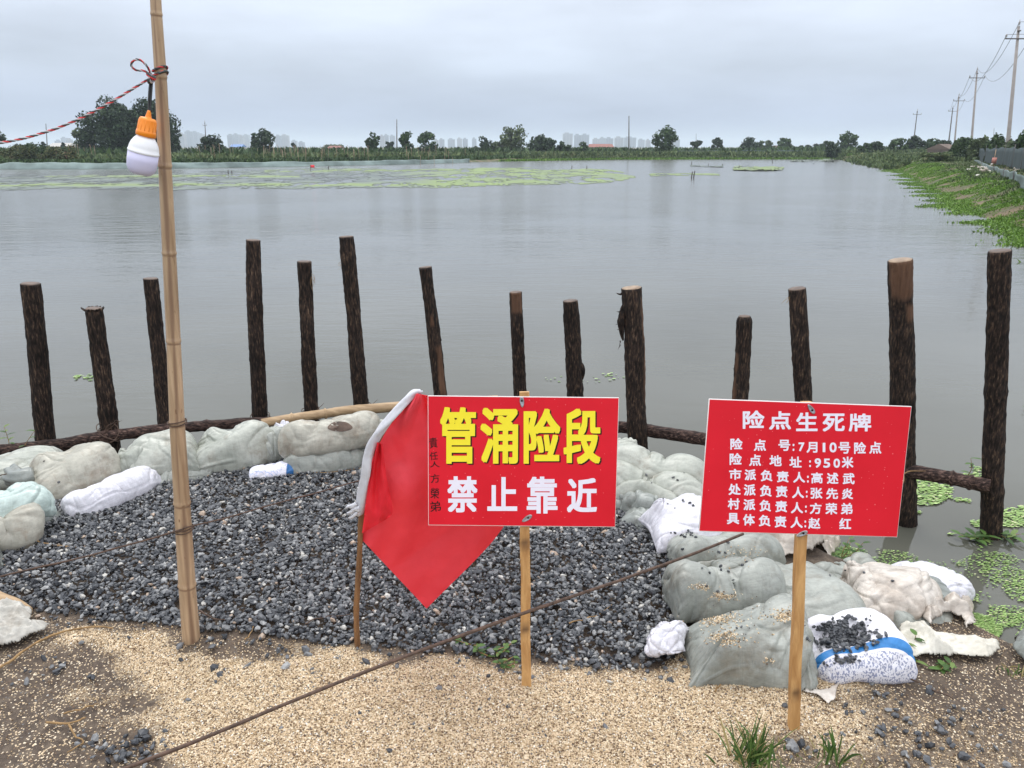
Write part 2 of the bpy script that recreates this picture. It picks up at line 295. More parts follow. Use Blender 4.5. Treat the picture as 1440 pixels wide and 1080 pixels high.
def fast_mesh(name, V, tris, tone, mat, parent=None, smooth=False):
    """V (n,3), tris (m,3 or 4)"""
    k = tris.shape[1]; me = bpy.data.meshes.new(name)
    off = np.array(parent.location) if parent is not None else np.zeros(3)
    me.vertices.add(len(V)); me.vertices.foreach_set('co', (V-off).astype(np.float32).ravel())
    me.loops.add(len(tris)*k); me.loops.foreach_set('vertex_index', tris.astype(np.int32).ravel())
    me.polygons.add(len(tris)); me.polygons.foreach_set('loop_start', np.arange(0, len(tris)*k, k, dtype=np.int32))
    me.polygons.foreach_set('loop_total', np.full(len(tris), k, np.int32))
    a = me.attributes.new('tone', 'FLOAT', 'FACE'); a.data.foreach_set('value', tone.astype(np.float32))
    me.materials.append(mat); me.update(calc_edges=True); me.validate()
    me.polygons.foreach_set('use_smooth', [smooth]*len(me.polygons))
    o = bpy.data.objects.new(name, me); ROOT.objects.link(o)
    if parent is not None: o.parent = parent
    return o
def tag(o, label=None, cat=None, group=None, kind=None):
    if label and len(label.split()) > 16: print('LONG', label)
    if label: o['label'] = label
    if cat: o['category'] = cat
    if group: o['group'] = group
    if kind: o['kind'] = kind
    return o
def empty(name, loc, label, cat, group=None):
    o = bpy.data.objects.new(name, None); ROOT.objects.link(o); o.location = loc; o.empty_display_size = 0.1
    return tag(o, label, cat, group)
def spline(pts, n):
    pts = np.asarray(pts, float); k = len(pts)
    if k == 2: t = np.linspace(0, 1, n)[:, None]; return pts[0]*(1-t)+pts[1]*t
    e = np.vstack([2*pts[0]-pts[1], pts, 2*pts[-1]-pts[-2]]); u = np.linspace(0, k-1-1e-9, n); i = u.astype(int); t = (u-i)[:, None]
    p0, p1, p2, p3 = e[i], e[i+1], e[i+2], e[i+3]
    return 0.5*((2*p1)+(-p0+p2)*t+(2*p0-5*p1+4*p2-p3)*t*t+(-p0+3*p1-3*p2+p3)*t**3)
def frames(path):
    T = np.gradient(path, axis=0); T /= np.linalg.norm(T, axis=1)[:, None]+1e-12
    up = np.array([0, 0, 1.0]) if abs(T[0][2]) < 0.9 else np.array([0, 1.0, 0])
    A = np.cross(up, T[0]); A /= np.linalg.norm(A); As = [A]
    for i in range(1, len(T)):
        a = As[-1]-T[i]*np.dot(As[-1], T[i]); As.append(a/(np.linalg.norm(a)+1e-12))
    A = np.array(As); B = np.cross(T, A); return T, A, B
def tube(mb, path, rad, sides=8, caps=True, tone=None, mi=0, va=0, disp=None, phase=0.0):
    path = np.asarray(path, float); n = len(path); rad = np.broadcast_to(np.asarray(rad, float), (n,))
    T, A, B = frames(path); th = np.linspace(0, 2*np.pi, sides, endpoint=False)+phase
    R = rad[:, None]*np.ones(sides)
    if disp is not None: R = R + disp(np.arange(n)/(n-1), th, path)
    V = path[:, None, :] + R[..., None]*(np.cos(th)[None, :, None]*A[:, None, :] + np.sin(th)[None, :, None]*B[:, None, :])
    f = [(i*sides+j, i*sides+(j+1) % sides, (i+1)*sides+(j+1) % sides, (i+1)*sides+j) for i in range(n-1) for j in range(sides)]
    if caps: f += [tuple(range(sides-1, -1, -1)), tuple(range((n-1)*sides, n*sides))]
    vv = np.zeros(n*sides) if isinstance(va, (int, float)) else np.asarray(va).ravel()
    mb.add(V.reshape(-1, 3), f, tone, mi, vv); return V
def box(mb, c, s, R=None, tone=None, mi=0, bev=0.0):
    c = np.array(c, float); s = np.array(s, float)/2
    if bev <= 0:
        v = np.array([[x, y, z] for x in (-1, 1) for y in (-1, 1) for z in (-1, 1)], float)*s
        f = [(0, 1, 3, 2), (4, 6, 7, 5), (0, 4, 5, 1), (2, 3, 7, 6), (0, 2, 6, 4), (1, 5, 7, 3)]
    else:
        v = []; b = bev
        for z, e in ((-s[2], b), (-s[2]+b, 0), (s[2]-b, 0), (s[2], b)):
            x, y = s[0]-e, s[1]-e; bb = b
            v += [(-x+bb, -y, z), (x-bb, -y, z), (x, -y+bb, z), (x, y-bb, z), (x-bb, y, z), (-x+bb, y, z), (-x, y-bb, z), (-x, -y+bb, z)]
        v = np.array(v); f = [(i*8+j, i*8+(j+1) % 8, (i+1)*8+(j+1) % 8, (i+1)*8+j) for i in range(3) for j in range(8)] + [tuple(range(7, -1, -1)), tuple(range(24, 32))]
    if R is not None: v = v @ np.array(R).T
    mb.add(v+c, f, tone, mi)
def lathe(mb, base, axis, prof, sides=32, mi=0):
    """prof: list of (height along axis, radius)"""
    pts = np.array([np.array(base)+np.array(axis)*h for h, r in prof]); 
    A = np.cross(axis, [0, 1, 0]); A /= np.linalg.norm(A); B = np.cross(axis, A); th = np.linspace(0, 2*np.pi, sides, endpoint=False)
    V = pts[:, None, :]+np.array([r for h, r in prof])[:, None, None]*(np.cos(th)[None, :, None]*A+np.sin(th)[None, :, None]*B)
    n = len(prof); f = [(i*sides+j, i*sides+(j+1) % sides, (i+1)*sides+(j+1) % sides, (i+1)*sides+j) for i in range(n-1) for j in range(sides)]
    f += [tuple(range(sides-1, -1, -1)), tuple(range((n-1)*sides, n*sides))]
    mb.add(V.reshape(-1, 3), f, mi=mi)

# ------------------------------------------------------------------ terrain
WZ = -0.35
wl = [P(px, py, WZ) for px, py in ((-700, 900), (-300, 770), (-50, 705), (100, 692), (300, 680), (500, 665), (700, 660), (880, 682), (1000, 722), (1080, 772), (1180, 812), (1240, 852), (1300, 886), (1400, 914), (1500, 932))]
wx = [p[0] for p in wl]+[4.0, 7.0, 8.0, 9.0, 13.3, 16.7, 23.7, 39, 62, 90, 400, 6000]
wy = [p[1] for p in wl]+[2.5, 2.4, 4.0, 10, 20.4, 30, 45.8, 82, 150, 400, 900, 9000]
wx = [-6000, -40, -12]+wx; wy = [1.5, 1.5, 1.8]+wy
def yedge(x): return np.interp(x, wx, wy)
fs = [P(px, py, WZ) for px, py in ((-250, 239), (0, 238), (250, 236), (400, 233), (560, 230.5), (700, 227), (860, 224.5), (1000, 224), (1240, 224))]
fx = [-6000, -300]+[p[0] for p in fs]+[140, 6000]; fy = [70, 74]+[p[1] for p in fs]+[150, 150]
def yfar(x): return np.interp(x, fx, fy)
def ground_z(x, y):
    x = np.asarray(x, float); y = np.asarray(y, float)
    wob = (fbm(x*1.3, y*1.3, s=5)-0.5)*0.25 + np.where(y > 12, (fbm(x*0.25, y*0.25, s=6)-0.5)*3, 0)
    d = (yedge(x)-y)*np.where(x > 8.5, 0.45, 0.85) + wob*np.clip((yedge(x)-y)/1.0+1, 0, 1)*0.5
    wd = np.where(x > 8.5, 3.0, 0.55)
    zl = WZ + sstep(0, 1, d/wd)*np.where(x > 8.5, 0.75, 0.35)
    zl = np.where(d < 0, WZ + np.maximum(d*0.6, -0.9), zl)
    d2 = y-yfar(x); zf = WZ + np.where(d2 > 0, sstep(0, 5, d2)*0.42 + sstep(0, 400, d2)*0.35, np.maximum(d2*0.3, -0.9))
    z = np.maximum(zl, zf)
    lump = (fbm(x*2.2, y*2.2, s=9, o=4)-0.5)*0.05 + (fbm(x*9, y*9, s=19, o=3)-0.5)*0.012
    for bx, by, bh, br in ((-1.10, 2.54, 0.022, 0.07), (0.043, 2.24, 0.014, 0.05), (0.77, 2.03, 0.014, 0.05), (-0.53, 2.49, 0.012, 0.045)): lump = lump+bh*np.exp(-((x-bx)**2+(y-by)**2)/br**2)
    return z + np.where(y < 8, lump, 0) + np.where(y > 12, (fbm(x*0.5, y*0.5, s=3)-0.5)*0.35*(z > WZ+0.1), 0)
def PG(a, b, z=0.0):
    for _ in range(8): p = P(a, b, z); z = max(float(ground_z(p[0], p[1])), WZ+0.005)
    return P(a, b, z)
def gbound(px):   # picture row of the gravel / sand boundary along the near edge
    return np.interp(px, [-200, 0, 60, 150, 250, 330, 420, 520, 640, 720, 910, 980, 1100], [815, 838, 862, 872, 880, 893, 905, 914, 924, 932, 940, 905, 850])
def masks(x, y, z):
    px, py = proj(x, y, z)
    n = fbm(x*5, y*5, s=41, o=5)-0.5; n2 = fbm(x*14, y*14, s=42, o=3)-0.5
    below = (py-gbound(px))/40.0 + n*1.2
    left = (px + (1080-py)*0.55 - 205)/70.0 + n*3.4
    left = np.where(py < 905, left+ (905-py)*0.0, left)
    right = (1075-px - (py-1080)*0.35)/95.0 + n*3
    dirtband = sstep(0.2, 0.9, (px-330)/120.0)*1.0 + (below > 0.7)
    sand = sstep(-0.1, 0.8, below)*sstep(-0.6, 0.9, left)*np.clip(0.24+sstep(-0.9, 0.6, right), 0, 1)
    sand = sand*np.clip(dirtband, 0.25, 1)
    soilr = sstep(1180, 1300, px)*sstep(1010, 960, py + n*80 - (px-1300)*0.25)
    sand = sand*(1-0.9*soilr)*np.clip(1+n2*0.8, 0, 1)
    return np.clip(sand, 0, 1), px, py
# near ground
gx = np.arange(-4.2, 4.6, 0.02); gy = np.arange(0.9, 6.4, 0.02); X, Y = np.meshgrid(gx, gy); Z = ground_z(X, Y)
sand, _px, _py = masks(X, Y, Z)
Z = Z + 0.012*sand
me = bpy.data.meshes.new('ground'); nx, ny = len(gx), len(gy)
me.vertices.add(nx*ny); me.vertices.foreach_set('co', np.stack([X, Y, Z], -1).astype(np.float32).ravel())
ii = (np.arange(ny-1)[:, None]*nx+np.arange(nx-1)[None, :]).ravel(); q = np.stack([ii, ii+1, ii+nx+1, ii+nx], 1)
me.loops.add(len(q)*4); me.loops.foreach_set('vertex_index', q.astype(np.int32).ravel()); me.polygons.add(len(q))
me.polygons.foreach_set('loop_start', np.arange(0, len(q)*4, 4, dtype=np.int32)); me.polygons.foreach_set('loop_total', np.full(len(q), 4, np.int32))
bed = (_py < gbound(_px)+4).astype(np.float32); b_at = me.attributes.new('bed', 'FLOAT', 'POINT'); b_at.data.foreach_set('value', bed.ravel())
a = me.attributes.new('sand', 'FLOAT', 'POINT'); a.data.foreach_set('value', sand.astype(np.float32).ravel())
me.update(calc_edges=True); me.polygons.foreach_set('use_smooth', [True]*len(q))
def ground_mat():
    m, t, b, o = newmat('soil_and_sand')
    v = t.nodes.new('ShaderNodeTexVoronoi'); v.inputs['Scale'].default_value = 210; c = t.nodes.new('ShaderNodeTexCoord'); t.links.new(c.outputs['Object'], v.inputs['Vector'])
    s = t.nodes.new('ShaderNodeSeparateColor'); t.links.new(v.outputs['Color'], s.inputs[0])
    r = ramp_node(t, s.outputs[0], [(0.0, (0.16, 0.10, 0.06)), (0.20, (0.48, 0.36, 0.22)), (0.50, (0.70, 0.55, 0.37)), (0.8, (0.82, 0.70, 0.52)), (0.95, (0.16, 0.16, 0.16))], 'CONSTANT')
    n = noise_node(t, 22, 7, 0.7); sr = ramp_node(t, n.outputs[0], [(0.3, (0.040, 0.026, 0.018)), (0.55, (0.105, 0.076, 0.054)), (0.75, (0.20, 0.155, 0.11))])
    sp = ramp_node(t, s.outputs[1], [(0.0, (0, 0, 0)), (0.86, (1, 1, 1))], 'CONSTANT')
    bd = attr(t, 'bed'); inv = t.nodes.new('ShaderNodeMath'); inv.operation = 'SUBTRACT'; inv.inputs[0].default_value = 1.0; t.links.new(bd.outputs['Fac'], inv.inputs[1]); sm = t.nodes.new('ShaderNodeMath'); sm.operation = 'MULTIPLY'; t.links.new(inv.outputs[0], sm.inputs[0]); t.links.new(sp.outputs[0], sm.inputs[1])
    soil = mixc(t, sm.outputs[0], sr.outputs[0], r.outputs[0])
    a = attr(t, 'sand'); ar = ramp_node(t, a.outputs['Fac'], [(0.15, (0, 0, 0)), (0.75, (1, 1, 1))])
    col = mixc(t, ar.outputs[0], soil, r.outputs[0])
    t.links.new(col, b.inputs['Base Color']); b.inputs['Roughness'].default_value = 0.85
    p = bump(t, b, n.outputs[0], 0.8, 0.02); bump(t, b, v.outputs['Distance'], 0.6, 0.004, p); return m
me.materials.append(ground_mat()); go = bpy.data.objects.new('ground', me); ROOT.objects.link(go)
tag(go, 'brown soil and coarse tan sand of the near bank', kind='structure')
# wide ground to the horizon
def graded(a0, step, g, end):
    r = [a0]
    while r[-1] < end: r.append(r[-1]+step); step *= g
    return np.array(r)
gp = graded(0, 0.8, 1.022, 7000); gx = np.concatenate([-gp[:0:-1], gp]); gy = np.concatenate([np.arange(-14, 0, 1.0), graded(0, 0.7, 1.014, 9000)])
X, Y = np.meshgrid(gx, gy); Z = ground_z(X, Y)
near = (X > -4.3) & (X < 4.7) & (Y > 0.8) & (Y < 6.5); Z = Z-0.10*near
mbg = MB(); nx, ny = len(gx), len(gy); ii = (np.arange(ny-1)[:, None]*nx+np.arange(nx-1)[None, :]).ravel(); q = np.stack([ii, ii+1, ii+nx+1, ii+nx], 1)
def land_mat():
    m, t, b, o = newmat('grassy_land')
    n = noise_node(t, 0.6, 8, 0.65); r = ramp_node(t, n.outputs[0], [(0.3, (0.05, 0.075, 0.022)), (0.45, (0.085, 0.105, 0.04)), (0.55, (0.15, 0.12, 0.07)), (0.72, (0.25, 0.18, 0.11))])
    t.links.new(r.outputs[0], b.inputs['Base Color']); b.inputs['Roughness'].default_value = 0.95; n2 = noise_node(t, 3, 6, 0.7); bump(t, b, n2.outputs[0], 0.8, 0.3); return m
wide = fast_mesh('far_ground', np.stack([X, Y, Z], -1).reshape(-1, 3), q, np.full(len(q), 0.5), land_mat(), smooth=True)
tag(wide, 'flat green farmland reaching to the horizon', kind='structure')
# pond
def water_mat():
    m, t, b, o = newmat('murky_pond_water')
    c = t.nodes.new('ShaderNodeTexCoord'); g = t.nodes.new('ShaderNodeNewGeometry')
    n = noise_node(t, 0.35, 4); r = ramp_node(t, n.outputs[0], [(0.3, (0.080, 0.080, 0.064)), (0.7, (0.106, 0.106, 0.087))])
    t.links.new(r.outputs[0], b.inputs['Base Color']); b.inputs['IOR'].default_value = 1.33
    w1 = noise_node(t, 7, 3, 0.6, stretch=(0.6, 1.6, 1)); w2 = noise_node(t, 1.7, 3, 0.5, stretch=(0.5, 1.3, 1)); wm = noise_node(t, 0.12, 3, 0.6)
    s = t.nodes.new('ShaderNodeSeparateXYZ'); t.links.new(c.outputs['Object'], s.inputs[0])
    mr = t.nodes.new('ShaderNodeMapRange'); mr.inputs[1].default_value = 5; mr.inputs[2].default_value = 22; mr.inputs[3].default_value = 0.10; mr.inputs[4].default_value = 1.0; t.links.new(s.outputs[1], mr.inputs[0])
    rg = t.nodes.new('ShaderNodeMapRange'); rg.inputs[1].default_value = 7; rg.inputs[2].default_value = 35; rg.inputs[3].default_value = 0.04; rg.inputs[4].default_value = 0.15; t.links.new(s.outputs[1], rg.inputs[0]); t.links.new(rg.outputs[0], b.inputs['Roughness'])
    mw = t.nodes.new('ShaderNodeMapRange'); mw.inputs[1].default_value = 0.35; mw.inputs[2].default_value = 0.65; mw.inputs[3].default_value = 0.35; mw.inputs[4].default_value = 1.0; t.links.new(wm.outputs[0], mw.inputs[0])
    mu = t.nodes.new('ShaderNodeMath'); mu.operation = 'MULTIPLY'; t.links.new(mr.outputs[0], mu.inputs[0]); t.links.new(mw.outputs[0], mu.inputs[1])
    b1 = t.nodes.new('ShaderNodeBump'); b1.inputs['Distance'].default_value = 0.012; t.links.new(w1.outputs[0], b1.inputs['Height']); t.links.new(mu.outputs[0], b1.inputs['Strength'])
    b2 = t.nodes.new('ShaderNodeBump'); b2.inputs['Distance'].default_value = 0.03; t.links.new(w2.outputs[0], b2.inputs['Height']); t.links.new(mu.outputs[0], b2.inputs['Strength'])
    t.links.new(b1.outputs[0], b2.inputs['Normal']); t.links.new(b2.outputs[0], b.inputs['Normal']); return m
mb = MB(); gxw = np.linspace(-400, 400, 3); mb.add([(-600, -2, WZ), (600, -2, WZ), (600, 420, WZ), (-600, 420, WZ)], [(0, 1, 2, 3)])
tag(mb.build('water', water_mat(), origin=(0, 0, 0)), 'calm grey pond water', kind='structure')

rng = np.random.default_rng(11); random.seed(5)
# ------------------------------------------------------------------ gravel bed, sand grains
def ico():
    t = (1+5**.5)/2; v = np.array([(-1, t, 0), (1, t, 0), (-1, -t, 0), (1, -t, 0), (0, -1, t), (0, 1, t), (0, -1, -t), (0, 1, -t), (t, 0, -1), (t, 0, 1), (-t, 0, -1), (-t, 0, 1)], float)
    v /= np.linalg.norm(v[0]); f = np.array([(0, 11, 5), (0, 5, 1), (0, 1, 7), (0, 7, 10), (0, 10, 11), (1, 5, 9), (5, 11, 4), (11, 10, 2), (10, 7, 6), (7, 1, 8), (3, 9, 4), (3, 4, 2), (3, 2, 6), (3, 6, 8), (3, 8, 9), (4, 9, 5), (2, 4, 11), (6, 2, 10), (8, 6, 7), (9, 8, 1)])
    return v, f
IV, IF = ico()
OV = np.array([(1, 0, 0), (-1, 0, 0), (0, 1, 0), (0, -1, 0), (0, 0, 1), (0, 0, -1)], float); OF = np.array([(0, 2, 4), (2, 1, 4), (1, 3, 4), (3, 0, 4), (2, 0, 5), (1, 2, 5), (3, 1, 5), (0, 3, 5)])
def rotm(n, flat=1.0):
    a = rng.uniform(0, 2*np.pi, n); b = rng.normal(0, 0.5*flat, n); c = rng.normal(0, 0.5*flat, n)
    ca, sa, cb, sb, cc, sc_ = np.cos(a), np.sin(a), np.cos(b), np.sin(b), np.cos(c), np.sin(c)
    z = np.zeros(n); o = np.ones(n)
    Rz = np.stack([ca, -sa, z, sa, ca, z, z, z, o], -1).reshape(n, 3, 3); Rx = np.stack([o, z, z, z, cb, -sb, z, sb, cb], -1).reshape(n, 3, 3); Ry = np.stack([cc, z, sc_, z, o, z, -sc_, z, cc], -1).reshape(n, 3, 3)
    return Rz @ Rx @ Ry
def stones(pos, size, base='ico', tone=None, squash=0.62):
    n = len(pos); V0, F0 = (IV, IF) if base == 'ico' else (OV, OF)
    V = V0[None]*(1+rng.uniform(-0.28, 0.28, (n, len(V0), 1))); S = np.stack([size*rng.uniform(0.75, 1.35, n), size*rng.uniform(0.6, 1.0, n), size*squash*rng.uniform(0.6, 1.2, n)], -1)
    V = (V*S[:, None, :]) @ rotm(n).transpose(0, 2, 1) + pos[:, None, :]
    Fc = F0[None]+(np.arange(n)*len(V0))[:, None, None]; tn = rng.uniform(0, 1, n) if tone is None else tone
    return V.reshape(-1, 3), Fc.reshape(-1, 3), np.repeat(tn, len(F0))
c = rng.uniform((-3.1, 2.25), (1.35, 5.0), (80000, 2)); z = ground_z(c[:, 0], c[:, 1]); px, py = proj(c[:, 0], c[:, 1], z)
nz = (fbm(c[:, 0]*4, c[:, 1]*4, s=77)-0.5)*26
top = np.interp(px, [-250, 0, 60, 120, 200, 300, 420, 560, 700, 860, 930, 970, 1010], [760, 735, 715, 690, 665, 640, 630, 620, 620, 640, 690, 760, 800])
right = np.interp(py, [600, 700, 760, 850, 950], [880, 925, 960, 960, 975])
keep = (py < gbound(px)+nz) & (py > top) & (px < right)
# loose scatter on the sand and soil
loose = (py > gbound(px)) & (px < 1010) & (rng.uniform(0, 1, len(c)) < 0.10*np.exp(-(py-gbound(px))/26.0)+0.0012)
k2 = keep | loose
pos = np.stack([c[:, 0], c[:, 1], z + rng.uniform(0.002, 0.018, len(c)) + 0.02*sstep(0, 40, gbound(px)-py)], -1)[k2]
size = np.clip(rng.lognormal(math.log(0.0090), 0.34, k2.sum()), 0.005, 0.020)
V, T_, tn = stones(pos, size); g = fast_mesh('gravel', V, T_, tn, M['gravel']); tag(g, 'bed of crushed dark grey stone inside the ring of sandbags', 'gravel', kind='stuff')
# stones scattered on the right soil and bottom left
extra = []
for cx, cy, sx, sy, n in ((190, 1060, 50, 22, 60), (130, 1045, 30, 14, 12), (1320, 1030, 90, 45, 75), (1210, 1000, 60, 30, 22), (1235, 925, 40, 7, 50), (600, 1000, 380, 50, 26), (60, 940, 60, 40, 14), (1120, 1050, 30, 12, 12), (340, 930, 100, 20, 16)):
    for _ in range(n):
        p = P(np.random.default_rng(len(extra)+7).normal(cx, sx*0.6), np.random.default_rng(len(extra)+999).normal(cy, sy*0.6), 0.0); p[2] = ground_z(p[0], p[1])+0.012; extra.append(p)
extra = np.array(extra); V, T_, tn = stones(extra, np.clip(rng.lognormal(math.log(0.009), 0.35, len(extra)), 0.005, 0.022), tone=rng.uniform(0, 0.9, len(extra)))
g = fast_mesh('scattered_gravel', V, T_, tn, M['gravel']); tag(g, 'loose dark stones scattered over the sand and the soil', 'gravel', kind='stuff')
c = rng.uniform((-1.9, 1.45), (2.3, 3.3), (300000, 2)); z = ground_z(c[:, 0], c[:, 1]); s_, px, py = masks(c[:, 0], c[:, 1], z)
keep = (rng.uniform(0, 1, len(c)) < np.clip(s_*1.1, 0.035, 1)) & (py > gbound(px)-6) & (px > -60) & (px < 1500) & (py < 1120)
z = z+0.012*s_
pos = np.stack([c[:, 0], c[:, 1], z+rng.uniform(0, 0.004, len(c))], -1)[keep]
gt_ = rng.uniform(0, 1, len(pos)); gt_ = np.where((s_[keep] < 0.35) & (rng.uniform(0, 1, len(pos)) < 0.7), gt_*0.5, gt_)
V, T_, tn = stones(pos, rng.uniform(0.0016, 0.0040, len(pos)), 'oct', squash=0.8, tone=gt_); g = fast_mesh('sand_grains', V, T_, tn, M['grains']); tag(g, 'coarse tan sand spread in front of the gravel bed', 'sand', kind='stuff')

def sim_bag(seed, L_=0.62, W_=0.42, fill=0.62, n=80, m=54, steps=230, its=6, tied=False, uneven=1.0, squeeze=0.12, slack=0.25):
    """a sewn sack of cloth filled to a target volume, settled on the ground: returns 2 sheets (n,m,3)"""
    g_ = np.random.default_rng(seed); X = np.zeros((2, n, m, 3)); u, v = np.meshgrid(np.linspace(0, L_, n), np.linspace(-W_/2, W_/2, m), indexing='ij')
    X[:, :, :, 0] = u; X[:, :, :, 1] = v; hx, hy = L_/(n-1), W_/(m-1); bump_ = np.sin(np.pi*u/L_)*np.sin(np.pi*(v/W_+.5))
    nz = np.stack([fbm(u*14, v*14, k, s=seed, o=3)-0.5 for k in (0, 5)]); X[0, :, :, 2] = 0.06+0.012*bump_+0.010*nz[0]; X[1, :, :, 2] = 0.06-0.012*bump_+0.010*nz[1]
    edge = np.zeros((n, m), bool); edge[0] = edge[-1] = True; edge[:, 0] = edge[:, -1] = True
    X[:, edge] = X[:, edge].mean(0); Pv = X.copy(); hd = math.hypot(hx, hy)
    Vt = fill*0.30*L_*W_*min(L_, W_); hf = 0.12; neck = int(n*0.84); tilt_ = g_.normal(0, uneven); tl2 = g_.normal(0, uneven)
    def con(A, a, b, r, k, comp=1.0):
        d = A[b]-A[a]; l = np.sqrt((d*d).sum(-1, keepdims=True))+1e-9; e = (l-r)/l; e = np.where(e < 0, e*comp, e); c = d*e*0.5*k; A[a] += c; A[b] -= c
    S = slice; al = S(None)
    prs = []
    for ax, h_ in ((1, hx), (2, hy)):
        for st_, gap, k, comp in ((0, 1, 1.0, 1.0), (1, 1, 1.0, 1.0)):
            N_ = n if ax == 1 else m; i0 = np.arange(st_, N_-gap, 2)
            a = [al, al, al]; b = [al, al, al]; a[ax] = i0; b[ax] = i0+gap; prs.append((tuple(a), tuple(b), h_, k, comp))
        N_ = n if ax == 1 else m
        for st_ in range(4):
            i0 = np.arange(st_, N_-2, 4); a = [al, al, al]; b = [al, al, al]; a[ax] = i0; b[ax] = i0+2; prs.append((tuple(a), tuple(b), 2*h_, 0.03, 1.0))
    for sx in (0, 1):
        for di in (1, -1):
            i0 = np.arange(sx, n-1, 2)
            if di == 1: prs.append(((al, i0, S(0, m-1)), (al, i0+1, S(1, m)), hd, 0.15, 0.3))
            else: prs.append(((al, i0, S(1, m)), (al, i0+1, S(0, m-1)), hd, 0.15, 0.3))
    x0_, x1_ = None, None; Vt0 = Vt; bl = [(g_.uniform(0.15, 0.85)*L_, g_.uniform(-0.4, 0.4)*W_, g_.uniform(0.05, 0.10), g_.uniform(0.0, 0.012)) for _ in range(3)]
    for t in range(steps):
        if t > steps*0.45: Vt = Vt0*(1-slack*min(1, (t-steps*0.45)/(steps*0.3)))
        N0 = np.zeros_like(X); ex = X[:, 2:, 1:-1]-X[:, :-2, 1:-1]; ey = X[:, 1:-1, 2:]-X[:, 1:-1, :-2]; nn = np.cross(ex, ey)/4; nn[1] *= -1; N0[:, 1:-1, 1:-1] = nn
        V = (N0[..., 2]*X[..., 2]).sum(); hf += np.clip((Vt-V)/Vt, -1, 1)*0.012; hf = min(max(hf, 0.02), 0.9)
        z_ = X[..., 2]+tilt_*0.06*(X[..., 0]-L_/2)+tl2*0.06*X[..., 1]; p = np.clip(hf-z_, 0, None)+0.02*max(0, 1-t/(steps*0.5))
        if tied: p[:, neck:] = 0
        acc = N0/(hx*hy)*p[..., None]*0.020; acc[..., 2] -= 0.00012
        nx_ = X+(X-Pv)*0.965+acc; Pv = X; X = nx_
        for q in range(its):
            for a, b, r, k, comp in prs: con(X, a, b, r, k, comp)
            mid = X[:, edge].mean(0); X[:, edge] = mid
            if tied:
                f = min(1, t/140.0)
                for i in range(neck-1, neck+2):
                    c = X[:, i].mean((0, 1)); d = X[:, i]-c; rr = np.sqrt((d[..., 1:]**2).sum(-1, keepdims=True))+1e-9; lim = (W_/2)*(1-f)+0.024*f; d[..., 1:] *= np.minimum(1, lim/rr); X[:, i] = c+d
            if q % 2 == 0:
                if t > steps*0.4:
                    if x0_ is None: x0_, x1_ = X[..., 0].min(), X[..., 0].max()
                    sq = squeeze*(x1_-x0_)*min(1, (t-steps*0.4)/(steps*0.35)); np.clip(X[..., 0], x0_+sq/2, x1_-sq/2, out=X[..., 0])
                if q == 0:
                    gr = 0
                    for bx, by, br, bh in bl: gr = gr+bh*np.exp(-((X[..., 0]-bx)**2+(X[..., 1]-by)**2)/br**2)
                gz = X[..., 2] < gr; X[..., 2] = np.maximum(X[..., 2], gr)
        Pv[gz] = Pv[gz]*0.4+X[gz]*0.6
    return X

def dense(A):
    for ax in (1, 2):     # twice the resolution, Catmull-Rom in between
        A = np.moveaxis(A, ax, 0); E = np.concatenate([2*A[:1]-A[1:2], A, 2*A[-1:]-A[-2:-1]]); mid = (-E[:-3]+9*E[1:-2]+9*E[2:-1]-E[3:])/16
        B = np.empty((2*len(A)-1,)+A.shape[1:]); B[::2] = A; B[1::2] = mid; A = np.moveaxis(B, 0, ax)
    return A
ARCH = []
for kw in (dict(seed=1, fill=1.15, L_=.58, W_=.38, slack=.10, squeeze=.14, uneven=.6), dict(seed=2, fill=.95, L_=.58, W_=.38, slack=.16, squeeze=.22, uneven=.8), dict(seed=3, fill=.95, L_=.6, W_=.38, slack=.28, squeeze=.08, uneven=.5),
           dict(seed=6, fill=1.05, L_=.58, W_=.38, slack=.15, squeeze=.10, uneven=1.6), dict(seed=4, fill=.9, L_=.66, W_=.38, tied=True, slack=.15, squeeze=.1, uneven=.5), dict(seed=5, fill=.75, L_=.66, W_=.40, tied=True, slack=.25, squeeze=0.05, uneven=1)):
    A_ = sim_bag(**kw); a0, a1 = A_[:, 0].mean((0, 1)), A_[:, -1].mean((0, 1)); th = math.atan2(a1[1]-a0[1], a1[0]-a0[0]); c_, s_ = math.cos(-th), math.sin(-th)
    xy = A_[..., :2]-a0[:2]; A_ = np.stack([xy[..., 0]*c_-xy[..., 1]*s_, xy[..., 0]*s_+xy[..., 1]*c_, A_[..., 2]], -1); lo, hi = A_.min((0, 1, 2)), A_.max((0, 1, 2)); ARCH.append(dense((A_-lo)/(hi-lo)))
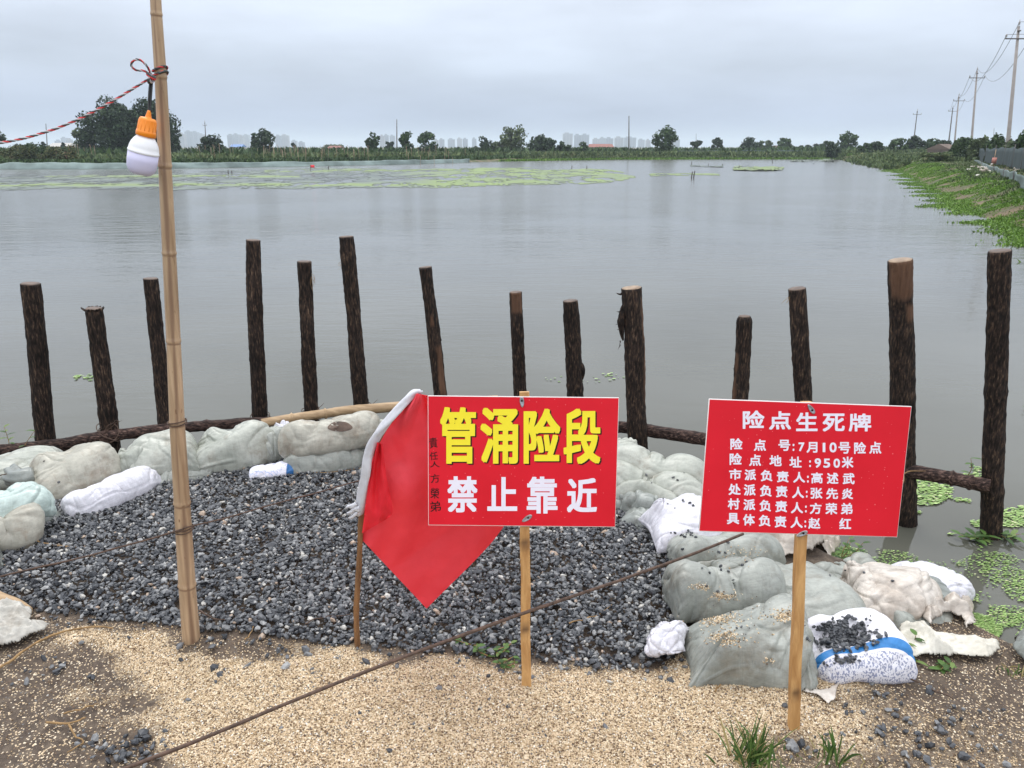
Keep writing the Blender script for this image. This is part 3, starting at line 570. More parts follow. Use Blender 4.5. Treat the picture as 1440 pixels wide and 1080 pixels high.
# ------------------------------------------------------------------ sandbags
def bag(label, ends, z, W, Hh, mat, seed=0, left='sewn', right='sewn', crease=1.0, name='sandbag', cat='sandbag', group='sandbags ringing the gravel bed', lump=1.0, nu=150, nv=128, zt=None, tilt=0.0, up=None):
    """ends: picture points of the long axis; z: height of the axis (number or list)"""
    zs = z if isinstance(z, (list, tuple)) else [z]*len(ends)
    path = spline([P(e[0], e[1], zz) for e, zz in zip(ends, zs)], 60); T, _, _ = frames(path); side = np.cross(T, [0, 0, 1.0]); side /= np.linalg.norm(side, axis=1)[:, None]; upv = np.cross(side, T)
    tied = 'tied' in (left, right); ai = (4+seed % 2) if tied else ((2, 3)[seed % 2] if crease > 1.3 else (0, 1, 2, 3)[seed % 4])
    N_ = ARCH[ai].copy(); n, m = N_.shape[1:3]
    if left == 'tied' or (not tied and seed % 4 > 1): N_[..., 0] = 1-N_[..., 0]; N_[..., 1] = 1-N_[..., 1]
    if seed % 5 > 2 and not tied: N_[..., 1] = 1-N_[..., 1]; N_ = N_[:, :, ::-1]
    W *= 1.06; Hh *= 1.05; uu = np.clip(N_[..., 0], 0, 1)*59; i0 = np.clip(uu.astype(int), 0, 58); fr_ = (uu-i0)[..., None]
    lerp = lambda A: A[i0]*(1-fr_)+A[i0+1]*fr_
    V = lerp(path)+lerp(side)*((N_[..., 1]-0.5)*W)[..., None]+lerp(upv)*((N_[..., 2]-0.5)*Hh)[..., None]
    nn = np.cross(np.gradient(V, axis=1), np.gradient(V, axis=2)); nn /= np.linalg.norm(nn, axis=-1, keepdims=True)+1e-12
    if nn[0, ..., 2].mean() < 0: nn = -nn
    nn[1] *= -1; X_, Y_, Z_ = V[..., 0]+seed*3.7, V[..., 1]+seed*1.3, V[..., 2]
    d = (fbm(X_*5, Y_*5, Z_*5, s=seed, o=2)-0.5)*0.030*lump+(fbm(X_*11, Y_*11, Z_*11, s=seed+2, o=2)-0.5)*0.007*crease
    Ln = np.linalg.norm(np.diff(path, axis=0), axis=1).sum(); SU, TV = np.meshgrid(np.linspace(0, Ln*1.12, n), np.linspace(-0.5, 0.5, m)*W*1.25, indexing='ij'); g_ = np.random.default_rng(seed*7+1); LS = Ln*1.12; WT = W*1.25
    if left == 'tied': SUe = SU
    for sh in (0, 1):
        dd = 0*SU
        for k in range(int(9+8*crease)):          # creases pressed into the cloth
            s0, v0, an, ln_ = g_.uniform(0.08, 0.92)*LS, g_.uniform(-0.45, 0.45)*WT, g_.uniform(-1.3, 1.3), g_.uniform(0.04, 0.14)
            ss, tt = SU-s0, TV-v0; al = ss*math.cos(an)+tt*math.sin(an); ac = -ss*math.sin(an)+tt*math.cos(an)+0.010*np.sin(al*26+k)+g_.normal(0, 2.2)*al**2; wdt = g_.uniform(0.004, 0.011)
            dd += np.exp(-(al/ln_)**4)*(-g_.uniform(0.004, 0.011)*crease*np.exp(-np.abs(ac)/wdt)+g_.uniform(0.001, 0.006)*crease*np.exp(-((ac-wdt*2.4)/(wdt*2))**2))
        for es, dist_, lat, wd_ in ((0, SU, TV, WT), (1, LS-SU, TV, WT), (2, TV+WT/2, SU-LS/2, LS), (3, WT/2-TV, SU-LS/2, LS)):
            for k in range(13 if es < 2 else 9):      # gathers running in from the seams
                v0 = g_.uniform(-0.48, 0.48)*wd_; ln_ = g_.uniform(0.03, 0.13)*(1.0 if es < 2 else 0.55); wdt = g_.uniform(0.003, 0.007); sl = g_.normal(0, 0.35)
                dd += -g_.uniform(0.003, 0.010)*crease*np.exp(-np.abs(lat-v0-sl*dist_)/(wdt+dist_*0.05))*np.exp(-(dist_/ln_)**2)*np.minimum(1, dist_/0.01)
        d[sh] += dd*(0.8 if sh == 0 else 0.5)
    ed = np.zeros((n, m), bool); ed[0] = ed[-1] = True; ed[:, 0] = ed[:, -1] = True; d[:, ed] *= 0.2; V = V+nn*d[..., None]; V[:, ed] = V[:, ed].mean(0)
    vf = V.reshape(-1, 3); a_, b_ = np.meshgrid(np.arange(n-1), np.arange(m-1), indexing='ij'); q1 = np.stack([a_*m+b_, (a_+1)*m+b_, (a_+1)*m+b_+1, a_*m+b_+1], -1).reshape(-1, 4); f = np.vstack([q1, q1[:, ::-1]+n*m])
    rim_ = np.where(ed.ravel())[0]; mp_ = np.arange(2*n*m); mp_[rim_+n*m] = rim_; f = mp_[f]
    t0_, t1_, t2_ = vf[f[:, 0]]-vf.mean(0), vf[f[:, 1]]-vf.mean(0), vf[f[:, 2]]-vf.mean(0)
    if (t0_*np.cross(t1_, t2_)).sum() < 0: f = f[:, ::-1]
    mid = path[30]; loc = (mid[0], mid[1], float(vf[:, 2].min())); root = empty(name, loc, label, cat, group)
    ob = fast_mesh('bag_body', vf, f, np.full(len(f), 0.5), M[mat], root, smooth=True); wv_ = np.stack([np.broadcast_to(SU, (2, n, m)), np.broadcast_to(TV, (2, n, m)), np.zeros((2, n, m))+seed*0.37], -1); at_ = ob.data.attributes.new('weave', 'FLOAT_VECTOR', 'POINT'); at_.data.foreach_set('vector', wv_.astype(np.float32).ravel())
    if tied:
        nk = int(n*0.84); lp = np.vstack([V[0, nk], V[1, nk, ::-1]]); c_ = lp.mean(0); rr_ = np.linalg.norm(lp-c_, axis=1).mean()*1.15; ax = T[10 if left == 'tied' else 50]; s1_ = side[30]; u1_ = np.cross(s1_, ax); th = np.linspace(0, 4*np.pi, 40); mt = MB()
        tube(mt, c_+np.outer(np.cos(th), s1_)*rr_+np.outer(np.sin(th), u1_)*rr_+np.outer(np.linspace(-0.006, 0.006, 40), ax), 0.0028, 6); mt.build('tie_cord', M['sleeve'], root)
    return root
SB = 'sandbags ringing the gravel bed'
bag('flat pale sandbag at the left frame edge behind the open-mouthed cream one', [(-70, 668), (20, 655), (108, 655)], [0.10, 0.10, 0.02], 0.34, 0.17, 'bag_grey', 3)
b1 = bag('large weathered cream sandbag with a dark open mouth at its left end', [(28, 678), (95, 658), (160, 640)], [0.13, 0.15, 0.14], 0.33, 0.24, 'bag_cream', 11, 'sewn', 'sewn', lump=0.9)
mb = MB(); pth = spline([P(48, 668, 0.16), P(30, 673, 0.15), P(18, 668, 0.14)], 16)
tube(mb, pth, np.linspace(0.045, 0.052, 16), 28, disp=lambda u, th, p: 0.008*np.sin(th*7)[None, :]*u[:, None]+0.004*np.sin(th*3+u[:, None]*9)); mb.build('open_mouth', M['bag_wet'], b1)
bag('grey sandbag end low at the left frame edge, under the mint one', [(-60, 742), (0, 738), (42, 732)], [0.12, 0.13, 0.10], 0.30, 0.20, 'bag_cream', 5, 'sewn', 'round')
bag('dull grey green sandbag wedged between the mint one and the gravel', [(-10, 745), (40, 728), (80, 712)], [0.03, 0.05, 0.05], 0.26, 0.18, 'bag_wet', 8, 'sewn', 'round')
bag('mint green sandbag with a dark folded lip lying on top of the left pile', [(-60, 708), (10, 704), (62, 700)], [0.22, 0.22, 0.17], 0.24, 0.15, 'bag_mint', 14, 'sewn', 'sewn')
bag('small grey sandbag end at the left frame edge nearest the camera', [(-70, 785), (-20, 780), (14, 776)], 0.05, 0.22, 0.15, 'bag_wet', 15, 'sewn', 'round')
bag('clean white sack poking out under the cream sandbag onto the gravel', [(84, 716), (145, 690), (208, 668)], [0.05, 0.09, 0.05], 0.22, 0.15, 'bag_white', 21, 'sewn', 'sewn', name='sandbag')
bag('low grey sandbag half buried in gravel behind the bamboo pole', [(205, 668), (270, 655), (345, 648)], 0.04, 0.26, 0.13, 'bag_green', 23)
bag('pale sandbag with a tied neck at its left, passing behind the bamboo pole', [(160, 650), (230, 636), (282, 628)], [0.12, 0.14, 0.14], 0.28, 0.21, 'bag_grey', 25, 'tied', 'sewn')
bag('short lumpy sandbag squeezed in left of the tied neck', [(150, 652), (180, 648), (206, 646)], [0.10, 0.12, 0.11], 0.20, 0.19, 'bag_grey', 27, 'round', 'round')
bag('bulging pale sandbag with a dented top right of the bamboo pole', [(262, 632), (322, 624), (378, 615)], [0.13, 0.15, 0.13], 0.31, 0.25, 'bag_grey', 31, 'round', 'sewn', lump=1.4)
bag('small crumpled sandbag neck between the bulging one and the flat striped one', [(352, 632), (382, 622), (414, 612)], [0.10, 0.12, 0.14], 0.22, 0.20, 'bag_green', 33, 'round', 'tied', crease=1.6)
b2 = bag('flat dirty sandbag with a brown torn hole on top, upper one beside the flag', [(400, 612), (462, 604), (530, 594)], [0.20, 0.24, 0.23], 0.30, 0.20, 'bag_cream', 37, 'sewn', 'sewn')
bag('lower sandbag with a knotted fold beside the flag, under the flat dirty one', [(398, 640), (460, 636), (528, 628)], [0.09, 0.10, 0.10], 0.30, 0.19, 'bag_green', 39, 'sewn', 'tied', crease=1.4)
bag('pale sandbag behind the white flag sleeve', [(515, 612), (570, 606), (625, 600)], 0.13, 0.30, 0.22, 'bag_grey', 41)
bag('pale sandbag hidden behind the left half of the yellow lettered sign', [(615, 612), (670, 608), (725, 608)], 0.12, 0.30, 0.22, 'bag_grey', 43)
bag('grey sandbag hidden behind the right half of the yellow lettered sign', [(720, 612), (780, 614), (838, 620)], 0.12, 0.30, 0.22, 'bag_green', 45)
bag('crumpled sandbag top peeping out right of the yellow lettered sign', [(825, 636), (862, 634), (892, 640)], [0.14, 0.16, 0.12], 0.22, 0.18, 'bag_grey', 47, crease=1.8)
bag('long pale sandbag sloping down to the right between the two signs', [(845, 660), (920, 668), (1000, 692)], [0.12, 0.14, 0.08], 0.40, 0.26, 'bag_grey', 49, 'round', 'sewn', lump=1.2)
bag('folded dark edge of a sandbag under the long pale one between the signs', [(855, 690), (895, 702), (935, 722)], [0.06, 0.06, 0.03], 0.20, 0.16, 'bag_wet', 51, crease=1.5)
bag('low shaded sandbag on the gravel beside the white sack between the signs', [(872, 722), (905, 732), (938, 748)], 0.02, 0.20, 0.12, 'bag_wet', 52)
bag('bright white sack dotted with black stones between the signs', [(908, 735), (960, 727), (1015, 722)], [0.13, 0.15, 0.12], 0.34, 0.18, 'bag_white', 55, 'sewn', 'sewn')
bag('flat grey sandbag just under the left bottom edge of the white lettered sign', [(945, 776), (1010, 768), (1088, 770)], [0.10, 0.10, 0.06], 0.26, 0.16, 'bag_green', 57)
bag('large green grey sandbag with sand spilled on it, middle of the right pile', [(938, 820), (1008, 813), (1084, 812)], [0.12, 0.13, 0.10], 0.31, 0.22, 'bag_green', 61, 'round', 'round', lump=1.2)
bag('largest green grey sandbag at the front, gathered tail beside the second stake', [(955, 896), (1035, 894), (1100, 898), (1128, 902)], [0.10, 0.11, 0.10, 0.08], 0.32, 0.23, 'bag_green', 63, 'round', 'round', lump=1.4, crease=1.25)
bag('upright white sack left of the front sandbag on the gravel edge', [(948, 862), (935, 895), (928, 930)], [0.12, 0.10, 0.02], 0.13, 0.12, 'bag_white', 67, 'sewn', 'sewn')
bag('smooth grey sandbag behind the second stake', [(1062, 842), (1125, 834), (1198, 842)], [0.06, 0.06, 0.02], 0.44, 0.20, 'bag_green', 71, lump=0.7)
bag('small grey sandbag between the stake and the draped beige sheet', [(1160, 822), (1195, 812), (1240, 808)], -0.04, 0.26, 0.15, 'bag_green', 73)
bag('beige stained sack draped in folds, largest pale heap by the water', [(1180, 838), (1232, 830), (1284, 826)], [0.03, 0.06, -0.03], 0.34, 0.22, 'sheet_beige', 75, 'round', 'round', crease=1.8, lump=1.0, cat='sack')
bag('wet dark grey sandbag with creases sliding into the water', [(1262, 832), (1300, 838), (1345, 850)], [-0.17, -0.22, -0.30], 0.34, 0.16, 'bag_wet', 79, crease=1.8)
bag('grey sandbag below the draped beige sack, above the cream film', [(1236, 872), (1272, 872), (1312, 868)], [-0.01, -0.03, -0.10], 0.26, 0.16, 'bag_green', 81)
bw = bag('white printed sack with a blue band, heaped with black stones', [(1126, 905), (1190, 899), (1264, 901)], [0.08, 0.10, 0.06], 0.29, 0.18, 'bag_white', 82, 'sewn', 'sewn', lump=0.5, crease=0.5)
bl = bag('white printed sack lying on the gravel under the bamboo and bark rails', [(350, 664), (384, 658), (418, 654)], [0.05, 0.06, 0.05], 0.16, 0.08, 'bag_white', 85, lump=0.3, crease=0.4)
bag('scrap of white sack showing behind the small crumpled neck', [(380, 606), (395, 604), (412, 600)], 0.08, 0.12, 0.12, 'bag_white', 87)
bag('tiny white sack corner at the left frame edge on the gravel', [(-14, 792), (2, 788), (18, 786)], 0.02, 0.09, 0.07, 'bag_white', 89)
# printed sacks: material of their own
def print_mat(y0, y1):
    m, t, b, o = newmat('printed_white_woven_plastic')
    c = t.nodes.new('ShaderNodeTexCoord'); s = t.nodes.new('ShaderNodeSeparateXYZ'); t.links.new(c.outputs['Object'], s.inputs[0])
    n = noise_node(t, 6, 4); r = ramp_node(t, n.outputs[0], [(0.35, (0.70, 0.69, 0.74)), (0.65, (0.80, 0.79, 0.84))])
    mr = t.nodes.new('ShaderNodeMapRange'); mr.inputs[1].default_value = y0; mr.inputs[2].default_value = y1; t.links.new(s.outputs[1], mr.inputs[0])
    band = ramp_node(t, mr.outputs[0], [(0.0, (0, 0, 0)), (0.30, (0, 0, 0)), (0.54, (0, 0, 0)), (0.58, (1, 1, 1)), (0.93, (0, 0, 0))], 'CONSTANT')
    ink = noise_node(t, 170, 1, 0.5, stretch=(1.0, 0.7, 0.7)); ir = ramp_node(t, ink.outputs[0], [(0.0, (0, 0, 0)), (0.54, (0.8, 0.8, 0.8))], 'CONSTANT')
    bd = mixc(t, band.outputs[0], (0, 0, 0), (1, 1, 1))
    lt = ramp_node(t, mr.outputs[0], [(0.0, (1, 1, 1)), (0.50, (0, 0, 0))], 'CONSTANT'); both = mixc(t, 1.0, lt.outputs[0], ir.outputs[0], 'MULTIPLY')
    col = mixc(t, bd, r.outputs[0], (0.03, 0.20, 0.50)); t.links.new(col, b.inputs['Base Color'])
    col2 = mixc(t, both, col, (0.16, 0.19, 0.33)); t.links.new(col2, b.inputs['Base Color'])
    b.inputs['Roughness'].default_value = 0.45
    a = noise_node(t, 14, 5, 0.6, dist=1.0); bump(t, b, a.outputs[0], 0.5, 0.015); return m
pm = print_mat(-0.150, -0.060)
for ch in bw.children:
    if ch.name.startswith('bag_body'): ch.data.materials[0] = pm; ch['label'] = 'white woven body printed with a blue band'
def faint_print():
    m, t, b, o = newmat('faintly_printed_white_woven_plastic')
    w_ = t.nodes.new('ShaderNodeTexBrick'); w_.inputs['Scale'].default_value = 26; c = t.nodes.new('ShaderNodeTexCoord'); t.links.new(c.outputs['Object'], w_.inputs['Vector'])
    w_.inputs['Color1'].default_value = (0.78, 0.77, 0.83, 1); w_.inputs['Color2'].default_value = (0.74, 0.70, 0.80, 1); w_.inputs['Mortar'].default_value = (0.45, 0.52, 0.72, 1); w_.inputs['Mortar Size'].default_value = 0.035
    n = noise_node(t, 30, 3); r = ramp_node(t, n.outputs[0], [(0.45, (0, 0, 0)), (0.55, (1, 1, 1))]); col = mixc(t, r.outputs[0], (0.77, 0.76, 0.82), w_.outputs[0])
    s = t.nodes.new('ShaderNodeSeparateXYZ'); t.links.new(c.outputs['Object'], s.inputs[0]); gt = t.nodes.new('ShaderNodeMath'); gt.operation = 'GREATER_THAN'; gt.inputs[1].default_value = 0.085; t.links.new(s.outputs[0], gt.inputs[0])
    col = mixc(t, gt.outputs[0], col, (0.03, 0.14, 0.36)); t.links.new(col, b.inputs['Base Color']); b.inputs['Roughness'].default_value = 0.5; return m
for ch in bl.children:
    if ch.name.startswith('bag_body'): ch.data.materials[0] = faint_print()

from mathutils.bvhtree import BVHTree
def bvh_of(objs):
    vs, fs_ = [], []
    for r in objs:
        for o in ([r] if r.type == 'MESH' else [c_ for c_ in r.children if c_.name.startswith('bag_body')]):
            off = Vector(o.location) + (Vector(o.parent.location) if o.parent else Vector()); n = len(vs)
            vs += [v.co+off for v in o.data.vertices]; fs_ += [tuple(i+n for i in p.vertices) for p in o.data.polygons]
    return BVHTree.FromPolygons(vs, fs_)
bags = [o for o in ROOT.objects if o.type == 'EMPTY' and o.name.startswith('sandbag')]
BV = bvh_of(bags)
def hit_px(px, py):
    d = Vector(ray(px, py)).normalized(); loc, nrm, i, dist = BV.ray_cast(Vector((0, 0, H)), d); return loc, nrm
rim = []
for q_ in (1.0, 0.6):
    for a in np.linspace(0, 2*np.pi, 28, endpoint=False):
        l_, n_ = hit_px(478+17*q_*math.cos(a)*(1+0.10*math.sin(3*a)), 600+7*q_*math.sin(a)); rim.append(np.array(l_)+np.array(n_)*0.003 if l_ else rim[-1])
mb = MB(); mb.add(rim+[np.mean(rim, axis=0)+[0, 0, 0.004]], [(i, (i+1) % 28, 28+(i+1) % 28, 28+i) for i in range(28)]+[(28+i, 28+(i+1) % 28, 56) for i in range(28)]); mb.build('torn_hole', M['cut'], b2)
pts, rr = [], np.random.default_rng(3)
for cx, cy, sx, sy, n in ((1188, 893, 28, 16, 200), (1180, 905, 24, 12, 80), (1215, 905, 14, 9, 26), (1163, 882, 8, 5, 16), (1236, 897, 3, 2, 5), (1187, 872, 8, 3, 4), (1190, 931, 22, 4, 30)):
    for _ in range(n):
        l_, n_ = hit_px(rr.normal(cx, sx*0.62), rr.normal(cy, sy*0.55))
        if l_ and n_.z > 0.1: pts.append(np.array(l_)+np.array([0, 0, rr.uniform(0.002, 0.016)]))
pts = np.array(pts); V, T_, tn = stones(pts, np.clip(rng.lognormal(math.log(0.0085), 0.25, len(pts)), 0.005, 0.014), tone=rng.uniform(0, 0.8, len(pts)))
tag(fast_mesh('gravel_heap', V, T_, tn, M['gravel']), 'heap of black stones spilled over the printed white sack', 'gravel', kind='stuff')
pts, sz = [], []
for cx, cy, sx, sy, n in ((935, 735, 60, 26, 5), (1010, 790, 55, 22, 12), (1010, 860, 55, 40, 8), (1180, 800, 40, 30, 6), (95, 665, 50, 20, 3), (925, 672, 30, 14, 5), (955, 708, 34, 14, 7), (960, 752, 18, 5, 16), (945, 847, 12, 4, 12), (1265, 800, 25, 20, 5)):
    for _ in range(n):
        l_, n_ = hit_px(rr.normal(cx, sx*0.6), rr.normal(cy, sy*0.6))
        if l_ and n_.z > 0.3: pts.append(np.array(l_)+np.array([0, 0, 0.003])); sz.append(rr.uniform(0.004, 0.010))
V, T_, tn = stones(np.array(pts), np.array(sz), tone=rng.uniform(0, 0.6, len(pts))); tag(fast_mesh('stray_stones', V, T_, tn, M['gravel']), 'stray black stones lying on the sandbags', 'gravel', kind='stuff')
pts = []
for cx, cy, sx, sy, n in ((1018, 898, 18, 9, 420), (1003, 870, 28, 7, 420), (1105, 866, 16, 8, 260), (1018, 838, 15, 5, 260), (986, 826, 11, 4, 140), (1080, 928, 6, 5, 60), (1030, 870, 50, 25, 120), (1045, 780, 30, 8, 60)):
    for _ in range(n):
        l_, n_ = hit_px(rr.normal(cx, sx*0.62), rr.normal(cy, sy*0.62))
        if l_ and n_.z > 0.25: pts.append(np.array(l_)+np.array([0, 0, rr.uniform(0, 0.003)]))
V, T_, tn = stones(np.array(pts), rng.uniform(0.002, 0.0042, len(pts)), 'oct', squash=0.8); tag(fast_mesh('spilled_sand', V, T_, tn, M['grains']), 'patches of tan sand spilled on the green grey sandbags', 'sand', kind='stuff')

# ------------------------------------------------------------------ dark log posts
GP = 'bark posts driven along the edge of the pond'
def post(top, base, w1, w2, Y, label, seed, bare=None, top_mat='cut', extra=None, kn=0.05, cut_tilt=0.0, taper_top=False):
    A_ = Q(top[0], top[1], Y); B_ = Q(base[0], base[1], Y+0.0)
    r1 = w1*0.92/2/scale_at(A_); r2 = w2*0.92/2/scale_at(B_); d = (A_-B_)/np.linalg.norm(A_-B_)
    bz = WZ-0.45; B2 = B_+d*((bz-B_[2])/d[2]); n = 130; t = np.linspace(0, 1, n)[:, None]; path = B2*(1-t)+A_*t
    bend = (fbm(t[:, 0]*2.2, 0, seed, s=seed, o=2)-0.5)*0.022*np.sin(t[:, 0]*np.pi); path[:, 0] += bend
    rad = r2+(r1-r2)*np.clip((path[:, 2]-B_[2])/(A_[2]-B_[2]), -0.3, 1)
    rad = rad*(1+(fbm(t[:, 0]*7, 0, 0, s=seed+1, o=2)-0.5)*0.12)
    for h, am in ((0.35, kn), (0.62, kn*0.8), (0.8, kn*0.6)): rad = rad*(1+am*np.exp(-((t[:, 0]-h-0.03*math.sin(seed*h*9))/0.012)**2))
    if taper_top: rad[-3:] *= np.array([0.96, 0.86, 0.72])
    sides = 44
    def disp(u, th, p):
        U, TH = np.meshgrid(p[:, 2], th, indexing='ij'); cx, cy_ = np.cos(TH)*2.6, np.sin(TH)*2.6
        return (ridge(cx*1.6, cy_*1.6, U*9, s=seed, o=3)-0.5)*0.0065 + (fbm(cx*4, cy_*4, U*30, s=seed+7, o=3)-0.5)*0.008
    U, TH = np.meshgrid((path[:, 2]-B_[2])/(A_[2]-B_[2]), np.linspace(0, 2*np.pi, sides, endpoint=False), indexing='ij')
    va = np.zeros_like(U); fr = frames(path)
    if bare:
        dirx = np.cos(TH)*fr[1][:, None, 0]+np.sin(TH)*fr[2][:, None, 0]; diry = np.cos(TH)*fr[1][:, None, 1]+np.sin(TH)*fr[2][:, None, 1]
        az = np.arctan2(dirx, -diry)     # 0 faces the camera, + right
        for (u0, u1, a0, a1) in bare:
            wob = (fbm(U*9, TH*2, 0, s=seed+20, o=3)-0.5)*0.5
            va = np.maximum(va, sstep(0, 0.03, U+wob*0.05-u0)*sstep(0, 0.03, u1-U+wob*0.05)*sstep(0, 0.2, az-a0+wob)*sstep(0, 0.2, a1-az+wob))
    root = empty('log_post', (B2[0], B2[1], B2[2]), label, 'post', GP)
    mb = MB(); V = tube(mb, path, rad, sides, True, va=va, disp=disp); mb.build('bark', M['bark'], root, vattr='bare')
    mb = MB(); ring = V[-1]; c0 = ring.mean(0); ring2 = c0+(ring-c0)*0.90+d*0.004; ring3 = c0+(ring-c0)*0.5+d*0.006
    mb.add(np.vstack([c0+(ring-c0)*0.96-d*0.003, ring2, ring3, [c0+d*0.006]]), [(j, (j+1) % sides, sides+(j+1) % sides, sides+j) for j in range(sides)]+[(sides+j, sides+(j+1) % sides, 2*sides+(j+1) % sides, 2*sides+j) for j in range(sides)]+[(2*sides+j, 2*sides+(j+1) % sides, 3*sides) for j in range(sides)])
    mb.build('cut_top', M[top_mat], root)
    if extra: extra(root, A_, B_, r1, d)
    return root
def wisps(side, h, n=7, ln=0.10):
    def f(root, A_, B_, r, d):
        mb = MB(); g_ = np.random.default_rng(int(h*1000)+n)
        for i in range(n):
            s_ = A_-d*(h+g_.uniform(0, 0.05))+np.array([side*r*0.95, -0.01, 0]); p = [s_]
            for k in range(3): p.append(p[-1]+np.array([side*g_.uniform(-0.004, 0.02), g_.normal(0, 0.008), -ln/3*g_.uniform(0.2, 1.3)]))
            tube(mb, spline(p, 10), np.linspace(0.0016, 0.0007, 10), 4)
        mb.build('bark_fibres', M['vine'], root)
    return f
def crown(root, A_, B_, r, d):
    mb = MB(); g_ = np.random.default_rng(4)
    for k in range(15):
        a = k/15*6.28+g_.uniform(-.15, .15); o_ = np.array([math.cos(a), math.sin(a), 0]); tt = np.array([-math.sin(a), math.cos(a), 0]); l_ = g_.uniform(0.006, 0.026) + (0.022 if abs(a-3.1) < 0.3 else 0)
        p = A_+o_*r*0.93-d*0.018; w_ = 0.012
        v = [p-tt*w_, p+tt*w_, p+tt*w_*0.7+o_*l_+d*0.022, p-tt*w_*0.5+o_*l_*1.1+d*0.026]; v += [np.array(q_)-o_*0.004-d*0.003 for q_ in v]
        mb.add(v, [(0, 1, 2, 3), (7, 6, 5, 4), (0, 4, 5, 1), (1, 5, 6, 2), (2, 6, 7, 3), (3, 7, 4, 0)])
    mb.build('splintered_rim', M['bark'], root, vattr='bare', smooth=False)
def flap(root, A_, B_, r, d):
    mb = MB(); g_ = np.random.default_rng(9)
    p = [A_-d*0.10+np.array([-r*0.9, -0.01, 0]), A_-d*0.17+np.array([-r*1.15, -0.015, 0]), A_-d*0.25+np.array([-r*1.28, -0.015, 0]), A_-d*0.335+np.array([-r*1.15, -0.012, 0])]
    tube(mb, spline(p, 24), np.concatenate([np.linspace(0.008, 0.026, 12), np.linspace(0.026, 0.006, 12)]), 12, disp=lambda u, th, q_: 0.010*(fbm(q_[:, 2][:, None]*40, th[None, :]*3, s=4)-0.5))
    for k in range(9):
        s_ = p[1+k % 3]+np.array([-0.015, 0, g_.uniform(-.03, .03)]); tube(mb, spline([s_, s_+np.array([g_.uniform(-.025, -.005), g_.uniform(-.01, .01), g_.uniform(-.035, .01)])], 5), np.linspace(0.003, 0.0008, 5), 4)
    mb.build('hanging_bark', M['bark'], root, vattr='bare')
    mb = MB(); s_ = A_-d*0.02+np.array([-r*0.8, -0.01, 0]); tube(mb, spline([s_, s_+np.array([-0.02, 0, -0.018]), s_+np.array([-0.045, 0, -0.012])], 8), np.linspace(0.011, 0.003, 8), 6); mb.build('broken_twig', M['bark'], root, vattr='bare')
def stub(side, fr_, ln=0.05, rr_=0.02):
    def f(root, A_, B_, r, d):
        mb = MB(); s_ = A_*(1-fr_)+B_*fr_+np.array([side*r*0.7, -0.005, 0]); tube(mb, spline([s_+[0, 0, ln*0.6], s_+np.array([side*0.012, 0, 0]), s_+np.array([side*0.016, 0, -ln*0.7])], 14), rr_*np.sin(np.linspace(0.35, 2.75, 14)), 12, disp=lambda u, th, q_: 0.006*(fbm(q_[:, 2][:, None]*40, th[None, :]*3, s=4)-0.5))
        mb.build('branch_stub', M['bark'], root, vattr='bare')
    return f
post((43, 399), (65, 618), 27, 27, 4.60, 'leftmost bark post, thick and leaning left, at the left frame edge', 1)
post((132, 434), (155, 605), 24, 25, 4.68, 'bark post with a splintered flaring rim, second from left', 2, extra=crown)
post((212, 392), (234, 598), 21, 23, 4.80, 'slim bark post close behind the bamboo pole', 3)
post((356, 338), (364, 584), 22, 22, 5.05, 'tall straight bark post, first right of the bamboo pole', 4)
post((428, 368), (438, 577), 21, 21, 5.15, 'bark post with dry fibres hanging at its top right, between two taller ones', 5, extra=wisps(1, 0.06))
post((487, 333), (508, 567), 22, 22, 5.22, 'tallest bark post of the left half, leaning, above the sandbag with the torn hole', 6, extra=wisps(-1, 0.13, 4, 0.04))
post((598, 376), (620, 556), 19, 20, 5.35, 'leaning bark post with a pale peeled strip behind the yellow lettered sign corner', 7, bare=[(0.0, 0.42, 0.0, 1.3), (0.55, 0.66, -0.3, 0.5)], extra=stub(1, 0.55, 0.02, 0.012))
post((725, 411), (733, 556), 19, 20, 5.35, 'short bark post with a bare brown top above the middle of the yellow lettered sign', 8, bare=[(0.80, 1.1, -1.0, 1.2)], cut_tilt=0.2)
post((802, 423), (810, 556), 24, 25, 5.20, 'short bark post with a stub low on its right, above the yellow lettered sign', 9, extra=stub(1, 0.72, 0.10, 0.026))
post((888, 405), (899, 637), 30, 30, 4.80, 'thick bark post with pale cut top and peeling bark, between the two signs', 10, top_mat='cut_pale', bare=[(0.3, 0.95, 0.9, 1.7)], extra=flap)
post((1047, 445), (1041, 563), 23, 24, 4.55, 'shortest bark post, with a pale strip down its left, behind the white lettered sign', 11, bare=[(-0.2, 0.6, -1.6, -0.85)], taper_top=True)
post((1121, 406), (1131, 567), 25, 26, 4.42, 'bark post leaning left above the middle of the white lettered sign', 12, extra=wisps(-1, 0.02, 3, 0.05))
post((1266, 366), (1271, 735), 34, 35, 4.19, 'thick bark post with stripped reddish top right of the white lettered sign', 13, bare=[(0.86, 1.1, -1.5, 1.6), (0.78, 0.86, -0.1, 1.3)], top_mat='cut_pale')
post((1406, 353), (1393, 757), 31, 29, 4.02, 'tallest bark post, rightmost, standing in green water weeds', 14, kn=0.09)

